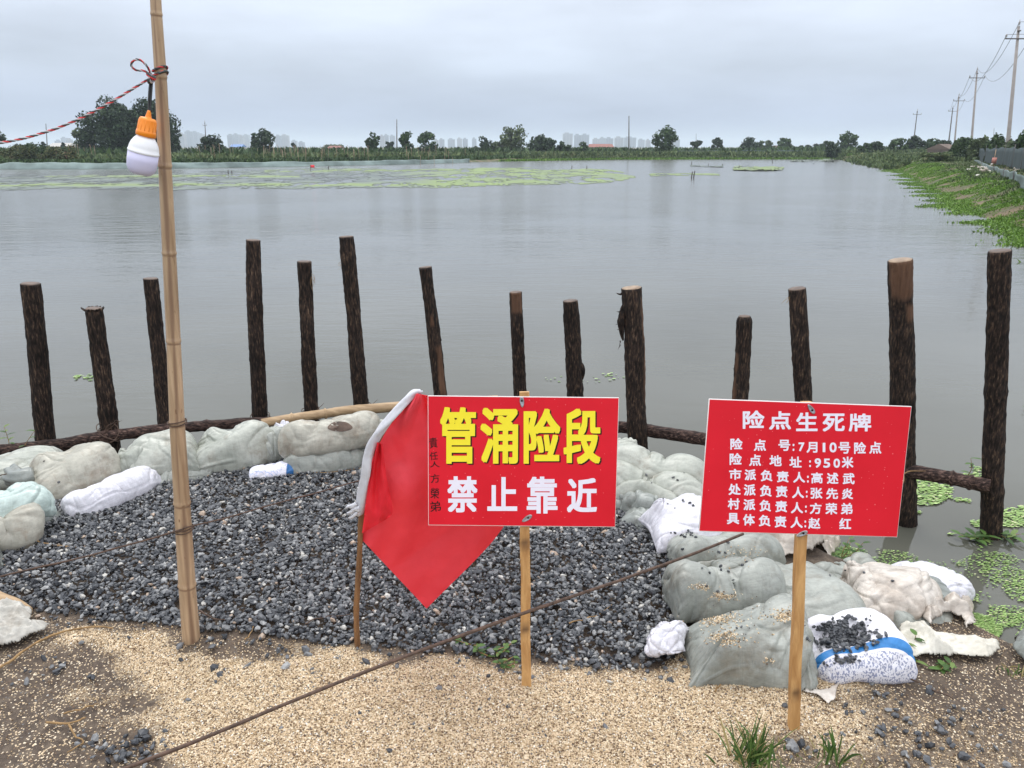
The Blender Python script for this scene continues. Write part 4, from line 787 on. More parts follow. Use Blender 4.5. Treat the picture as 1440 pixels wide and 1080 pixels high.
# rails
def rail(name, pts, r0, r1, mat, label, cat, seed, bare=0.0, n=150, tex_axis=None, rough=0.006, knots=()):
    path = spline([P(a, b, z) for a, b, z in pts], n); path[:, 2] += (fbm(np.linspace(0, 5, n), 0, s=seed, o=2)-0.5)*0.02
    t = np.linspace(0, 1, n); rad = (r0+(r1-r0)*t)*(1+(fbm(t*14, 0, s=seed+1, o=3)-0.5)*0.16)
    for k in knots: rad = rad*(1+0.28*np.exp(-((t-k)/0.006)**2))
    mb = MB(); loc = path[0]
    tube(mb, path, rad, 28, disp=lambda u, th, p: (ridge(np.cos(th)[None, :]*3+0*p[:, :1], np.sin(th)[None, :]*3+0*p[:, :1], p[:, :1]*9, s=seed, o=3)-0.5)*rough+(fbm(np.cos(th)[None, :]*3+0*p[:, :1], np.sin(th)[None, :]*3+0*p[:, :1], p[:, :1]*34, s=seed+3)-0.5)*rough)
    return tag(mb.build(name, mat, vattr='bare'), label, cat)
def bark_x():
    m = M['bark'].copy(); m.name = 'dark_bark_lengthwise'
    for n in m.node_tree.nodes:
        if n.type == 'MAPPING' and abs(n.inputs['Scale'].default_value[2]-0.34) < 1e-3: n.inputs['Scale'].default_value = (0.34, 1.5, 1.5)
    for n in m.node_tree.nodes:
        if n.type == 'VALTORGB' and len(n.color_ramp.elements) == 4:
            for e, c_ in zip(n.color_ramp.elements, ((0.016, 0.010, 0.009), (0.055, 0.033, 0.027), (0.13, 0.078, 0.062), (0.27, 0.19, 0.16))): e.color = (*c_, 1)
    return m
M['barkx'] = bark_x()
rail('bark_rail', [(-60, 641, 0.03), (70, 627, 0.03), (150, 614, 0.04), (250, 603, 0.04), (382, 592, 0.045)], 0.044, 0.032, M['barkx'], 'dark bark log rail tied across the left posts, above the cream sandbags', 'rail', 31, knots=(0.5, 0.83))
rail('peeled_rail', [(368, 595, 0.06), (440, 583, 0.07), (520, 575, 0.07), (700, 563, 0.08)], 0.030, 0.034, M['peeled'], 'pale peeled pole rail tied in front of posts left of the red flag', 'rail', 35, rough=0.002, knots=(0.2, 0.42))
rail('bark_rail', [(830, 596, -0.01), (930, 609, 0.0), (1130, 640, 0.0), (1290, 665, 0.0), (1392, 682, 0.0)], 0.042, 0.040, M['barkx'], 'dark bark log rail running right between the signs to the tallest post', 'rail', 38, knots=(0.86, 0.93))
# ties and dead vines at the crossings
def tie(px, py, Y, w_, label, seed, mat='darkvine', wild=3):
    g_ = np.random.default_rng(seed); c0 = Q(px, py, Y); mb = MB()
    for k in range(3):
        th = np.linspace(0, 2*np.pi*1.1, 30)+g_.uniform(0, 6); tl = g_.normal(0, 0.5)
        pth = c0+np.stack([np.cos(th)*w_, np.sin(th)*w_*0.9, np.sin(th+tl)*w_*0.75+g_.normal(0, 0.012)], -1); tube(mb, pth, 0.0028, 5)
    for k in range(wild):
        a = g_.uniform(-0.3, 1.2); p = [c0+np.array([g_.normal(0, w_*0.5), -w_, g_.normal(0, 0.02)])]
        for j in range(4): a += g_.normal(0, 0.5); p.append(p[-1]+np.array([math.cos(a), g_.normal(0, .2), math.sin(a)])*g_.uniform(0.02, 0.045))
        tube(mb, spline(p, 16), np.linspace(0.0035, 0.001, 16), 5)
    return tag(mb.build('vine_tie', M[mat]), label, 'tie')
tie(152, 608, 4.60, 0.062, 'rusty tie round the post with the splintered rim and the left log rail', 3, 'rust', 3)
tie(366, 592, 5.0, 0.066, 'dark vine tie where the pale peeled rail meets the bark log rail', 5)
tie(437, 584, 5.1, 0.060, 'dark vine tie on the peeled rail at the post with hanging fibres', 8)
tie(512, 578, 5.15, 0.055, 'dark vine tie on the peeled rail nearest the red flag', 12, wild=2)
tie(1256, 668, 4.1, 0.06, 'thin tie on the right log rail beside the thick stripped post', 15, 'vine', 2)

# ------------------------------------------------------------------ bamboo pole, bulb, rope
nodes = [(215.5, -60), (220, 20), (226, 108), (232, 233), (238, 356), (244, 479), (249, 594), (256, 707), (263, 822), (270, 912)]
def pole_pt(py, Y=2.53): 
    return Q(np.interp(py, [n_[1] for n_ in nodes], [n_[0] for n_ in nodes]), py, Y)
ys = np.concatenate([[-160], np.linspace(-60, 903, 420)]); path = np.array([Q(np.interp(y_, [-160]+[n_[1] for n_ in nodes], [210]+[n_[0] for n_ in nodes]), y_, 2.53) for y_ in ys])
wpx = np.interp(ys, [-160, 0, 230, 480, 700, 903], [15.5, 17.0, 20.0, 21.5, 24.5, 27.0]); rad = wpx*0.88/2/np.array([scale_at(p) for p in path])
sides = 40; grv = np.zeros((len(ys), sides)); fr = frames(path)
th = np.linspace(0, 2*np.pi, sides, endpoint=False); dirx = np.cos(th)[None, :]*fr[1][:, None, 0]+np.sin(th)[None, :]*fr[2][:, None, 0]; diry = np.cos(th)[None, :]*fr[1][:, None, 1]+np.sin(th)[None, :]*fr[2][:, None, 1]; az = np.arctan2(dirx, -diry)
ny_ = [-170]+[n_[1] for n_ in nodes[1:-1]]+[1000]
for i in range(len(ny_)-1):
    a0 = [0.35, -0.1, 0.30, 0.25, 0.35, 0.45, 0.1, 0.55, 0.55, 0.1][i % 10]; wd_ = [0.1, 0.12, 0.32, 0.42, 0.38, 0.25, 0.1, 0.35, 0.3, 0.1][i % 10]; m_ = (ys >= ny_[i]) & (ys < ny_[i+1])
    tt = (ys[m_]-ny_[i])/(ny_[i+1]-ny_[i]); grv[m_] = np.exp(-((az[m_]-a0)/(wd_*(0.55+0.45*np.sin(tt*3.1)))[:, None])**4)*0.75
dsp = -grv*0.0025*(rad[:, None]/0.03)
for yn in ny_[1:-1]:
    k = np.exp(-((ys-yn)/2.2)**2); rad = rad*(1+0.10*k); k2_ = np.exp(-((ys-yn-3.5)/1.3)**2); rad = rad*(1-0.05*k2_); grv = np.maximum(grv, (np.exp(-((ys-yn-3.0)/1.1)**2)*0.8)[:, None])
bp = empty('bamboo_pole', tuple(P(270, 903, 0)), 'tall dry bamboo pole at left rising past the top of the frame', 'pole')
mb = MB(); tube(mb, path, rad, sides, va=grv, disp=lambda u, th, p: dsp); mb.build('culm', M['bamboo'], bp, vattr='groove')
for yw in (594, 744):
    c0 = pole_pt(yw); r_ = np.interp(yw, [0, 903], [8.5, 13.5])/scale_at(c0)+0.002; mb = MB()
    for k in range(2):
        th = np.linspace(0, 2*np.pi*1.05, 40); tube(mb, c0+np.stack([np.cos(th)*r_, np.sin(th)*r_, 0.004*np.sin(th+k*2)+k*0.005], -1), 0.0021, 6)
    mb.build('wire_binding', M['rust'], bp)
# bulb
Yb = 2.46; a_ = Q(197.5, 245, Yb); b_ = Q(209.5, 158, Yb); ax = (b_-a_)/np.linalg.norm(b_-a_); S_ = 1/scale_at(a_)
lb = empty('hanging_lamp', tuple(a_), 'white globe lamp with an orange socket hanging from the bamboo pole', 'lamp')
def pf(l_): return [(h*S_, r*S_) for h, r in l_]
mb = MB(); lathe(mb, a_, ax, pf([(0, 6), (0.3, 11.5), (1.5, 14), (5, 17.2), (10, 19.2), (18, 19.9), (30, 20.0)]), 36); mb.build('diffuser', M['bulb_diff'], lb)
mb = MB(); lathe(mb, a_, ax, pf([(29.6, 20.2), (30.0, 20.6), (32.6, 20.6), (33.0, 20.0), (38, 19.3), (43, 17.6), (48, 14.6), (52, 11.6), (54, 10.0), (57, 9.2)]), 36); mb.build('globe_shell', M['bulb_white'], lb)
mb = MB(); lathe(mb, a_, ax, pf([(53, 12.2), (53.5, 13.2), (58, 13.2), (60, 12.7), (60.5, 12.2), (74, 11.4), (76, 10.8), (77.5, 9.4), (78, 4.5), (80, 3.8), (86, 2.5), (88, 2.0)]), 32); so_ = mb.build('socket', M['orange'], lb)
mb = MB()
for k in range(14):
    a = k/14*2*math.pi; A_ = np.cross(ax, [0, 1, 0]); A_ /= np.linalg.norm(A_); B_ = np.cross(ax, A_); o_ = A_*math.cos(a)+B_*math.sin(a)
    tube(mb, [a_+ax*(61*S_)+o_*12.1*S_, a_+ax*(74*S_)+o_*11.2*S_], 0.45*S_, 5)
mb.build('grip_ribs', M['orange'], lb)
mb = MB(); kn = Q(213, 107, 2.49); tube(mb, spline([a_+ax*86*S_, Q(209.5, 145, 2.47), Q(210.5, 125, 2.48), kn], 24), 1.7*S_, 8)
tube(mb, spline([a_+ax*86*S_+np.array([0.004, 0, 0]), Q(212, 145, 2.468), Q(213.5, 125, 2.478), kn+np.array([0.003, 0, 0])], 24), 1.2*S_, 6); mb.build('cord', M['black'], lb)
# rope
def rope(name, path, r, label, pitch=0.03):
    path = np.asarray(path); T, A, B = frames(path); s_ = np.concatenate([[0], np.cumsum(np.linalg.norm(np.diff(path, axis=0), axis=1))]); mb = MB()
    for k, mi in enumerate((0, 1, 2)):
        ph = s_/pitch*2*np.pi+k*2.094; tube(mb, path+r*0.55*(np.cos(ph)[:, None]*A+np.sin(ph)[:, None]*B), r*0.62, 6, mi=mi)
    return mb
rp = [(-330, 228, 2.1), (-150, 221, 2.2), (0, 201, 2.3), (60, 187, 2.35), (105, 170, 2.38), (150, 147, 2.42), (185, 126, 2.46), (211, 110, 2.485)]
r1 = empty('twisted_rope', tuple(Q(211, 110, 2.485)), 'red white and grey twisted cord knotted to the bamboo pole and sagging left', 'rope')
rope('r', spline([Q(*p) for p in rp], 1100), 0.0033, '').build('rope_run', [M['strand_red'], M['strand_white'], M['strand_dark']], r1)
rope('r', spline([Q(*p) for p in ((213, 108, 2.48), (209, 97, 2.46), (200, 86, 2.45), (190, 84, 2.45), (184.5, 91, 2.45), (190, 98, 2.46), (203, 100, 2.465), (214, 107, 2.475), (215, 113, 2.475))], 260), 0.0030, '').build('loop', [M['strand_red'], M['strand_white'], M['strand_dark']], r1)
mb = MB(); 
th = np.linspace(0, 2*np.pi*2.2, 120); cp = pole_pt(105); rw = 9.6/scale_at(cp); path = cp+np.stack([-np.cos(th)*rw, np.sin(th)*rw, -0.008+th*0.0022-0.010*np.cos(th)], -1)
rope('r', path, 0.0032, '').build('pole_wrap', [M['strand_red'], M['strand_dark'], M['strand_dark']], r1)
g_ = np.random.default_rng(5); mb = MB()
for k in range(4):
    th = np.linspace(0, 2*np.pi, 30); tl = g_.uniform(0, 3.1); ctr = Q(212.5, 106+k*2.0, 2.475)
    tube(mb, ctr+0.012*np.stack([np.cos(th)*math.cos(tl), np.sin(th), np.cos(th)*math.sin(tl)], -1), 0.0033, 6, mi=k % 3)
mb.build('knot', [M['strand_dark'], M['strand_red'], M['strand_white']], r1)
mb = MB(); tube(mb, spline([Q(224, 103, 2.49), Q(230, 101, 2.48), Q(235, 100, 2.48)], 10), 0.003, 6); mb.build('rope_end', M['strand_dark'], r1)

# ------------------------------------------------------------------ signs
GL = {}
def load_glyphs(chars, off):
    obs = []
    for ch in chars:
        cu = bpy.data.curves.new('g', 'FONT'); cu.body = ch; cu.offset = 0; cu.resolution_u = 3; o = bpy.data.objects.new('g', cu); ROOT.objects.link(o); obs.append((ch, o, cu))
    bpy.context.view_layer.update(); dg = bpy.context.evaluated_depsgraph_get()
    for ch, o, cu in obs:
        m_ = bpy.data.meshes.new_from_object(o.evaluated_get(dg)); v = np.array([tuple(x.co)[:2] for x in m_.vertices]); f = [tuple(p.vertices) for p in m_.polygons]
        lo, hi = v.min(0), v.max(0); GL[ch] = ((v-lo)/(hi-lo), f); bpy.data.meshes.remove(m_); bpy.data.objects.remove(o); bpy.data.curves.remove(cu)
class Board:
    """a rectangular sign fitted through its four picture corners on a plane that leans back"""
    def __init__(s, base, corners, lean, yaw, zoom):
        s.B = P(base[0], base[1], 0.0); n = np.array([math.sin(yaw)*math.cos(lean), -math.cos(yaw)*math.cos(lean), math.sin(lean)]); s.n = n
        c = [s.pl(*q_) for q_ in corners]; s.c = c; TL, TR, BL, BR = c
        ux = (TR-TL)+(BR-BL); ux -= n*np.dot(ux, n); s.w = np.linalg.norm(ux)/2; ux /= np.linalg.norm(ux); uy = np.cross(n, ux); s.ux, s.uy = ux, uy
        s.h = (np.dot(TL-BL, uy)+np.dot(TR-BR, uy))/2; s.o = sum(c)/4; s.zoom = zoom
    def pl(s, px, py):
        d = ray(px, py); t = np.dot(s.B-np.array([0, 0, H]), s.n)/np.dot(d, s.n); return np.array([0, 0, H])+d*t
    def z2(s, zx, zy):   # zoomed picture position -> board coordinates (metres from centre)
        p = s.pl(s.zoom[0]+zx/4.645, s.zoom[1]+zy/4.645)-s.o; return np.array([np.dot(p, s.ux), np.dot(p, s.uy)])
    def at(s, x, y, z=0.0): return s.o+s.ux*x+s.uy*y+s.n*z
    def R(s): return np.stack([s.ux, s.uy, s.n], 1)
    def glyph(s, mb, ch, zb, off, z, shift=(0, 0), scale=1.0, rot=0.0):
        v, f = GL[ch]; x0, x1, y0, y1 = zb; gr = off/0.00045; x0 += gr; x1 -= gr; y0 += gr; y1 -= gr; x0 += shift[0]; x1 += shift[0]; y0 += shift[1]; y1 += shift[1]
        bl, br, tl = s.z2(x0, y1), s.z2(x1, y1), s.z2(x0, y0); q_ = (v-0.5)*scale
        if rot: c_, s2 = math.cos(rot), math.sin(rot); q_ = q_@np.array([[c_, s2], [-s2, c_]])
        q_ = q_+0.5; p = bl+q_[:, :1]*(br-bl)+q_[:, 1:]*(tl-bl)
        sq = [(0, 0), (1, 1), (-1, 1), (-1, -1), (1, -1), (1, 0), (0, 1), (-1, 0), (0, -1)]; nst = 9
        for k in range(nst):      # the strokes are made bold by laying shifted copies a hair apart
            ox, oy = sq[k][0]*s.bold, sq[k][1]*s.bold
            V = s.o+(p[:, :1]+ox)*s.ux+(p[:, 1:]+oy)*s.uy+s.n*(z+0.00002*k); mb.add(V, f)
def make_sign(name, label, Bd, stake_top, stake_base, wd, texts, knots):
    root = empty(name, tuple(Bd.B), label, 'sign')
    mb = MB(); box(mb, Bd.at(0, 0, 0), (Bd.w, Bd.h, 0.005), Bd.R(), bev=0.0006); bo = mb.build('board', M['board_white'], root)
    e = 0.0022; mb = MB(); mb.add([Bd.at(sx*(Bd.w/2-e*0.7), sy*(Bd.h/2-e), 0.0029) for sx, sy in ((-1, -1), (1, -1), (1, 1), (-1, 1))], [(0, 1, 2, 3)]); mb.build('printed_face', M['sign_red'], root, smooth=False)
    for nm, mat, lst in texts:
        mb = MB()
        for (ch, zb, off, z, sh, scl, rot) in lst: Bd.bold = off; Bd.glyph(mb, ch, zb, off, z, sh, scl, rot)
        mb.build(nm, M[mat], root, smooth=False)
    # stake behind the board
    a_, b_ = Bd.pl(*stake_top)-Bd.n*0.017, Bd.pl(*stake_base)-Bd.n*0.017; b_ = b_+(b_-a_)*0.02; dv = (a_-b_); ln = np.linalg.norm(dv); dv /= ln; sx = np.cross(dv, Bd.n); sx /= np.linalg.norm(sx); sn = np.cross(sx, dv)
    mb = MB(); n = 60; vs = []; vk = []
    for i in range(n):
        c_ = b_+dv*ln*i/(n-1)+sx*0.0012*math.sin(i*0.35); hw = wd/2*(1+0.02*math.sin(i*0.7)); hd = 0.012
        kv = max([math.exp(-((i/(n-1)-k)/0.016)**2) for k in knots]+[0]); hw *= 1+0.05*kv
        for x_, y_ in ((-1, -1), (-0.35, -1.03), (0.25, -1.0), (1, -1), (1, 1), (-1, 1)): vs.append(c_+sx*hw*x_-sn*hd*y_); vk.append(kv*(0.9 if x_ in (-0.35, 0.25) else 0.35))
    f = [(i*6+j, i*6+(j+1) % 6, (i+1)*6+(j+1) % 6, (i+1)*6+j) for i in range(n-1) for j in range(6)]+[(5, 4, 3, 2, 1, 0), tuple(range((n-1)*6, n*6))]
    mb.add(vs, f, va=vk); mb.build('stake', M['stake'], root, smooth=False, vattr='knot')
    return root
def washer(Bd, root, px, py, ang, L_, W_):
    p = Bd.pl(px, py)+Bd.n*0.005; u = Bd.ux*math.cos(ang)+Bd.uy*math.sin(ang); v = -Bd.ux*math.sin(ang)+Bd.uy*math.cos(ang); mb = MB(); k = 28; rings = []
    for z, s_ in ((-0.001, 1.0), (0.0012, 0.96), (0.0016, 0.84), (0.0004, 0.55)):
        rings += [p+u*L_/2*math.cos(t)*s_+v*W_/2*math.sin(t)*s_*(0.85+0.15*math.cos(t))+Bd.n*z for t in np.linspace(0, 2*math.pi, k, endpoint=False)]
    mb.add(rings, [(i*k+j, i*k+(j+1) % k, (i+1)*k+(j+1) % k, (i+1)*k+j) for i in range(3) for j in range(k)]+[tuple(range(3*k, 4*k))]); wo = mb.build('clip_plate', M['metal'], root)
    mb = MB(); lathe(mb, p+u*L_*0.12, Bd.n, [(0, 0.0032), (0.002, 0.0034), (0.0034, 0.0022)], 14)
    so = mb.build('screw', M['ink_black'], wo); so.location = -Vector(wo.parent.location)-Vector(wo.location)
OFF_Y, OFF_W, OFF_T, OFF_B, OFF_S = 0.0043, 0.0031, 0.0016, 0.0010, 0.0002
load_glyphs(sorted(set('管涌险段禁止靠近险点生死牌险点号:7月10号地址950米市派负责人高述武处张先炎村方荣弟具体赵红責任人方榮弟')), 0)
S1 = Board((740, 975), ((601, 556), (869, 559), (603, 738.5), (866.5, 741)), math.radians(9.5), 0.0, (580, 540))
yl = [('管', (180, 415, 148, 520)), ('涌', (443, 690, 152, 520)), ('险', (725, 965, 158, 520)), ('段', (985, 1228, 158, 522))]
wt = [('禁', (228, 425, 600, 838)), ('止', (488, 685, 605, 828)), ('靠', (745, 948, 602, 845)), ('近', (1008, 1205, 612, 838))]
bk = [('責', (112, 162, 350, 415), 0.12), ('任', (114, 165, 443, 493), 0.1), ('人', (116, 176, 505, 542), 0.05), ('方', (120, 176, 588, 642), 0.1), ('榮', (120, 174, 678, 745), -0.05), ('弟', (116, 184, 765, 830), 0.12)]
s1 = make_sign('warning_sign', 'red board with big yellow and white characters on a wooden stake in the sand', S1, (737, 552), (740, 977), 0.0325, [
    ('drop_shadow', 'ink_black', [(c_, z_, OFF_Y, 0.0033+0.0001*k, (3.2*k+3, 2.8*k+2.4), 1.0, 0) for c_, z_ in yl for k in (0, 1, 2)]),
    ('yellow_heading', 'ink_yellow', [(c_, z_, OFF_Y, 0.0042, (0, 0), 1.0, 0) for c_, z_ in yl]),
    ('white_line', 'ink_white', [(c_, z_, OFF_W, 0.0035, (0, 0), 1.0, 0) for c_, z_ in wt]),
    ('handwritten_note', 'ink_black', [(c_, z_, OFF_S, 0.0035, (0, 0), 1.05, r_) for c_, z_, r_ in bk[:3]]),
    ('handwritten_name', 'ink_black', [(c_, z_, OFF_S, 0.0035, (0, 0), 1.05, r_) for c_, z_, r_ in bk[3:]])], (0.52, 0.24, 0.93))
washer(S1, s1, 734, 565, math.radians(95), 0.036, 0.017); washer(S1, s1, 741, 728.5, math.radians(35), 0.040, 0.018)
S2 = Board((1118, 1034), ((992, 562.5), (1278, 569), (987.5, 745), (1264.5, 757.5)), math.radians(9.5), math.radians(2), (980, 550))
rows = [('险', 297, 438, 125, 245), ('点', 468, 612, 130, 250), ('生', 645, 785, 138, 260), ('死', 818, 962, 145, 262), ('牌', 988, 1135, 145, 262)]
t2 = [('险点号:7月10号险点', [(215, 297, 305, 382), (368, 450, 312, 390), (528, 608, 315, 390), (622, 634, 342, 390), (660, 700, 333, 392), (712, 785, 330, 402), (818, 836, 335, 398), (862, 910, 333, 400), (920, 1000, 330, 408), (1022, 1102, 330, 410), (1120, 1202, 328, 408)]),
      ('险点地址:950米', [(210, 292, 402, 482), (337, 418, 410, 488), (470, 552, 415, 490), (600, 682, 425, 498), (730, 742, 450, 495), (765, 808, 436, 500), (822, 868, 438, 500), (888, 932, 438, 500), (942, 1020, 425, 502)]),
      ('市派负责人:高述武', [(207, 290, 505, 578), (308, 385, 508, 582), (413, 492, 512, 588), (518, 598, 520, 595), (625, 705, 525, 597), (716, 728, 550, 596), (742, 820, 528, 602), (845, 922, 530, 605), (948, 1028, 532, 608)]),
      ('处派负责人:张先炎', [(203, 285, 602, 678), (303, 382, 605, 682), (408, 487, 610, 688), (512, 590, 615, 693), (618, 698, 622, 698), (709, 720, 648, 694), (738, 818, 628, 702), (840, 920, 630, 705), (942, 1018, 632, 705)]),
      ('村派负责人:方荣弟', [(198, 278, 697, 772), (300, 380, 702, 778), (405, 483, 707, 785), (508, 588, 713, 790), (610, 692, 722, 797), (703, 715, 745, 791), (733, 812, 727, 802), (835, 915, 727, 805), (935, 1015, 727, 805)]),
      ('具体负责人:赵红', [(193, 275, 793, 868), (298, 377, 800, 876), (400, 480, 805, 882), (503, 583, 812, 890), (607, 690, 818, 893), (699, 711, 842, 889), (723, 805, 823, 898), (925, 1005, 825, 900)])]
s2 = make_sign('notice_sign', 'red board with small white lines of characters on a wooden stake at right', S2, (1137, 566), (1118, 1036), 0.031, [
    ('white_heading', 'ink_white', [(c_, z_, OFF_T, 0.0035, (0, 0), 1.0, 0) for c_, *z_ in rows]),
    ('white_lines', 'ink_white', [(c_, z_, OFF_B, 0.0035, (0, 0), 0.97, 0) for st_, zl in t2 for c_, z_ in zip(st_, zl)])], (0.7, 0.15))
washer(S2, s2, 1140, 575, math.radians(-50), 0.036, 0.016); washer(S2, s2, 1127, 750, math.radians(25), 0.038, 0.017)

# ------------------------------------------------------------------ red flag on a stick
fl = empty('flag_on_stick', tuple(P(503, 912, 0)), 'red cloth flag with a white sleeve drooping from a thin brown stick', 'flag')
def coons(L_, R_, n, m, Yf, seed, amp, name, mat, thick=0.0015, back=0.0):
    Lp, Rp = spline([(a, b, 0) for a, b in L_], n), spline([(a, b, 0) for a, b in R_], n); V = []
    for i in range(n):
        for j in range(m):
            t = j/(m-1); p = Lp[i]*(1-t)+Rp[i]*t; u = i/(n-1)
            fold = math.sin(t*9+u*3.0+seed)*0.022+math.sin(t*21-u*5+seed)*0.007+(float(vn(t*4, u*5, 0, seed))-0.5)*0.045-0.016*abs(math.sin((t+u*0.9)*4.2+0.6))**0.6-0.012*abs(math.sin((t-u*1.1)*3.6+1.0))**0.6
            V.append(Q(p[0], p[1], Yf+back*t*t*(3-2*t)*min(1, u*3+0.45)+amp*fold*min(1, t*4+0.25)))
    V = np.array(V); f = [(i*m+j, i*m+j+1, (i+1)*m+j+1, (i+1)*m+j) for i in range(n-1) for j in range(m-1)]; k = len(V)
    mb = MB(); mb.add(np.vstack([V, V+np.array([0, thick, 0])]), f+[(d_+k, c_+k, b_+k, a_+k) for a_, b_, c_, d_ in f]); return mb.build(name, mat, fl)
coons([(583, 553), (548, 596), (522, 650), (513, 712), (507, 757)], [(600, 556), (640, 590), (712, 700), (700, 752), (600, 856)], 60, 46, 2.44, 1, 1.0, 'red_cloth', M['flag'], back=0.13)
coons([(530, 622), (522, 660), (515, 706), (509, 750)], [(538, 625), (543, 668), (552, 716), (547, 728)], 24, 14, 2.375, 3, 0.5, 'folded_edge', M['flag_deep'])
sp = spline([Q(a, b, Yf) for a, b, Yf in ((592, 551, 2.47), (578, 556, 2.44), (550, 588, 2.385), (528, 615, 2.375), (518, 640, 2.37), (514, 670, 2.37), (509, 700, 2.38), (504, 722, 2.39))], 70)
mb = MB(); tube(mb, sp, np.interp(np.linspace(0, 1, 70), [0, 0.08, 0.5, 1], [0.008, 0.012, 0.0145, 0.016]), 18, disp=lambda u, th, p: 0.006*(fbm(p[:, 2][:, None]*22+0*th, th[None, :]*1.2, s=8)-0.5)+0.003*np.sin(th*3+p[:, :1]*60)); mb.build('white_sleeve', M['sleeve'], fl)
mb = MB(); g_ = np.random.default_rng(2)
for k in range(7):
    s_ = Q(503+g_.uniform(-5, 6), 708+k*2, 2.37); p = [s_, s_+np.array([-0.015, -0.005, g_.uniform(-.02, .01)]), s_+np.array([-0.03, 0, g_.uniform(-.035, 0.0)])]
    tube(mb, spline(p, 10), np.linspace(0.008, 0.003, 10), 8)
mb.build('frayed_hem', M['sleeve'], fl)
mb = MB(); tube(mb, spline([Q(a, b, Yf) for a, b, Yf in ((503, 914, 2.49), (501, 860, 2.47), (505, 790, 2.44), (508, 730, 2.41), (516, 660, 2.39), (540, 605, 2.41), (582, 556, 2.45))], 90), np.linspace(0.0115, 0.007, 90), 12, disp=lambda u, th, p: 0.004*(fbm(p[:, 2][:, None]*16+0*th, th[None, :]*0.8, s=5)-0.5)); mb.build('stick', M['stick'], fl)

# ------------------------------------------------------------------ stretched rusty wires
def wire(pts, r, label, sag=0.0, n=160, seed=1):
    path = spline([Q(*p) for p in pts], n); path[:, 2] += (fbm(np.linspace(0, 9, n), 0, s=seed, o=3)-0.5)*0.006; mb = MB(); tube(mb, path, r*(1+0.25*(fbm(np.linspace(0, 60, n), 0, s=seed)-0.5)), 8); return tag(mb.build('rusty_wire', M['rust']), label, 'wire', 'rusty wires stretched across the gravel')
wire([(-250, 1225, 1.25), (180, 1079, 1.60), (480, 958, 1.88), (740, 861, 2.13), (935, 794, 2.40), (1045, 751, 2.62)], 0.0052, 'thick rusty wire crossing before the yellow lettered sign stake down to lower left')
wire([(-200, 870, 2.30), (0, 811, 2.40), (130, 780, 2.45), (258, 744, 2.50)], 0.0035, 'rusty wire from the left frame edge to the bamboo pole', seed=4)
wire([(258, 743, 2.50), (343, 721, 2.60), (430, 697, 2.72), (515, 674, 2.84), (690, 630, 3.0)], 0.0028, 'thin rusty wire from the bamboo pole towards the flag', seed=7)
wire([(-60, 676, 3.6), (0, 668, 3.7), (42, 658, 3.8)], 0.003, 'short rusty wire at the left frame edge touching the open sandbag mouth', seed=9)

# ------------------------------------------------------------------ crumpled film and scraps
def inpoly(x, y, poly):
    r = np.zeros(x.shape, bool); n = len(poly)
    for i in range(n):
        x1, y1 = poly[i]; x2, y2 = poly[(i+1) % n]; c_ = ((y1 > y) != (y2 > y)) & (x < (x2-x1)*(y-y1)/(y2-y1+1e-12)+x1); r ^= c_
    return r
def sheet(name, label, poly, z0, hgt, mat, seed, res=0.0045, follow=True, freq=9.0, cat='plastic sheet', group=None, tilt=0.0, flat=False):
    w_ = np.array([PG(a, b) for a, b in poly]); lo, hi = w_[:, :2].min(0), w_[:, :2].max(0)
    gx = np.arange(lo[0], hi[0]+res, res); gy = np.arange(lo[1], hi[1]+res, res); X, Y = np.meshgrid(gx, gy)
    jx = (fbm(X*14, Y*14, s=seed, o=3)-0.5)*0.05; jy = (fbm(X*14, Y*14, s=seed+5, o=3)-0.5)*0.05; ins = inpoly(X+jx, Y+jy, [tuple(q_[:2]) for q_ in w_])
    # distance from the rim (cheap): erode steps
    d = ins.astype(float); cur = ins.copy()
    for _ in range(9):
        nx_ = cur.copy(); nx_[1:] &= cur[:-1]; nx_[:-1] &= cur[1:]; nx_[:, 1:] &= cur[:, :-1]; nx_[:, :-1] &= cur[:, 1:]; cur = nx_; d += cur
    edge = np.clip(d/8, 0, 1)**0.6; wxx = fbm(X*freq, Y*freq, s=seed+9, o=2)*0.25
    r_ = ridge(X*freq*0.42+wxx*freq*0.3, Y*freq*1.25+wxx*2.5, s=seed+2, o=3)
    fine_ = (ridge(X*freq*3+wxx*3, Y*freq*3, s=seed+6, o=2)-0.5)*0.012*(hgt/0.06)
    base = np.maximum(ground_z(X, Y), WZ+0.005) if follow else z0+0*X
    Z = base+0.018+hgt*edge*(0.25+0.95*r_)+fine_*edge+tilt*(X-lo[0])
    if flat: Z = base+0.020+hgt*0.4*r_*edge
    idx = -np.ones(X.shape, int); idx[ins] = np.arange(ins.sum()); V = np.stack([X, Y, Z], -1)[ins]; k = len(V)
    a, b, c_, dd = idx[:-1, :-1], idx[:-1, 1:], idx[1:, 1:], idx[1:, :-1]; ok = (a >= 0) & (b >= 0) & (c_ >= 0) & (dd >= 0); q_ = np.stack([a[ok], b[ok], c_[ok], dd[ok]], 1)
    o = fast_mesh(name, V, q_, np.full(len(q_), 0.5), mat, smooth=True); sm = o.modifiers.new('thickness', 'SOLIDIFY'); sm.thickness = 0.0012
    return tag(o, label, cat, group)
sheet('plastic_film', 'dirty white crumpled film under the bottom edge of the white lettered sign', [(1052, 772), (1068, 748), (1110, 742), (1150, 748), (1178, 772), (1160, 776), (1140, 784), (1110, 786), (1080, 790)], 0.0, 0.10, M['sheet_beige'], 3)
sheet('plastic_film', 'torn beige film lying half in the water on green duckweed', [(1288, 862), (1300, 850), (1322, 860), (1345, 850), (1366, 858), (1370, 884), (1352, 892), (1350, 872), (1325, 868), (1318, 880), (1298, 890)], -0.30, 0.07, M['sheet_beige'], 8)
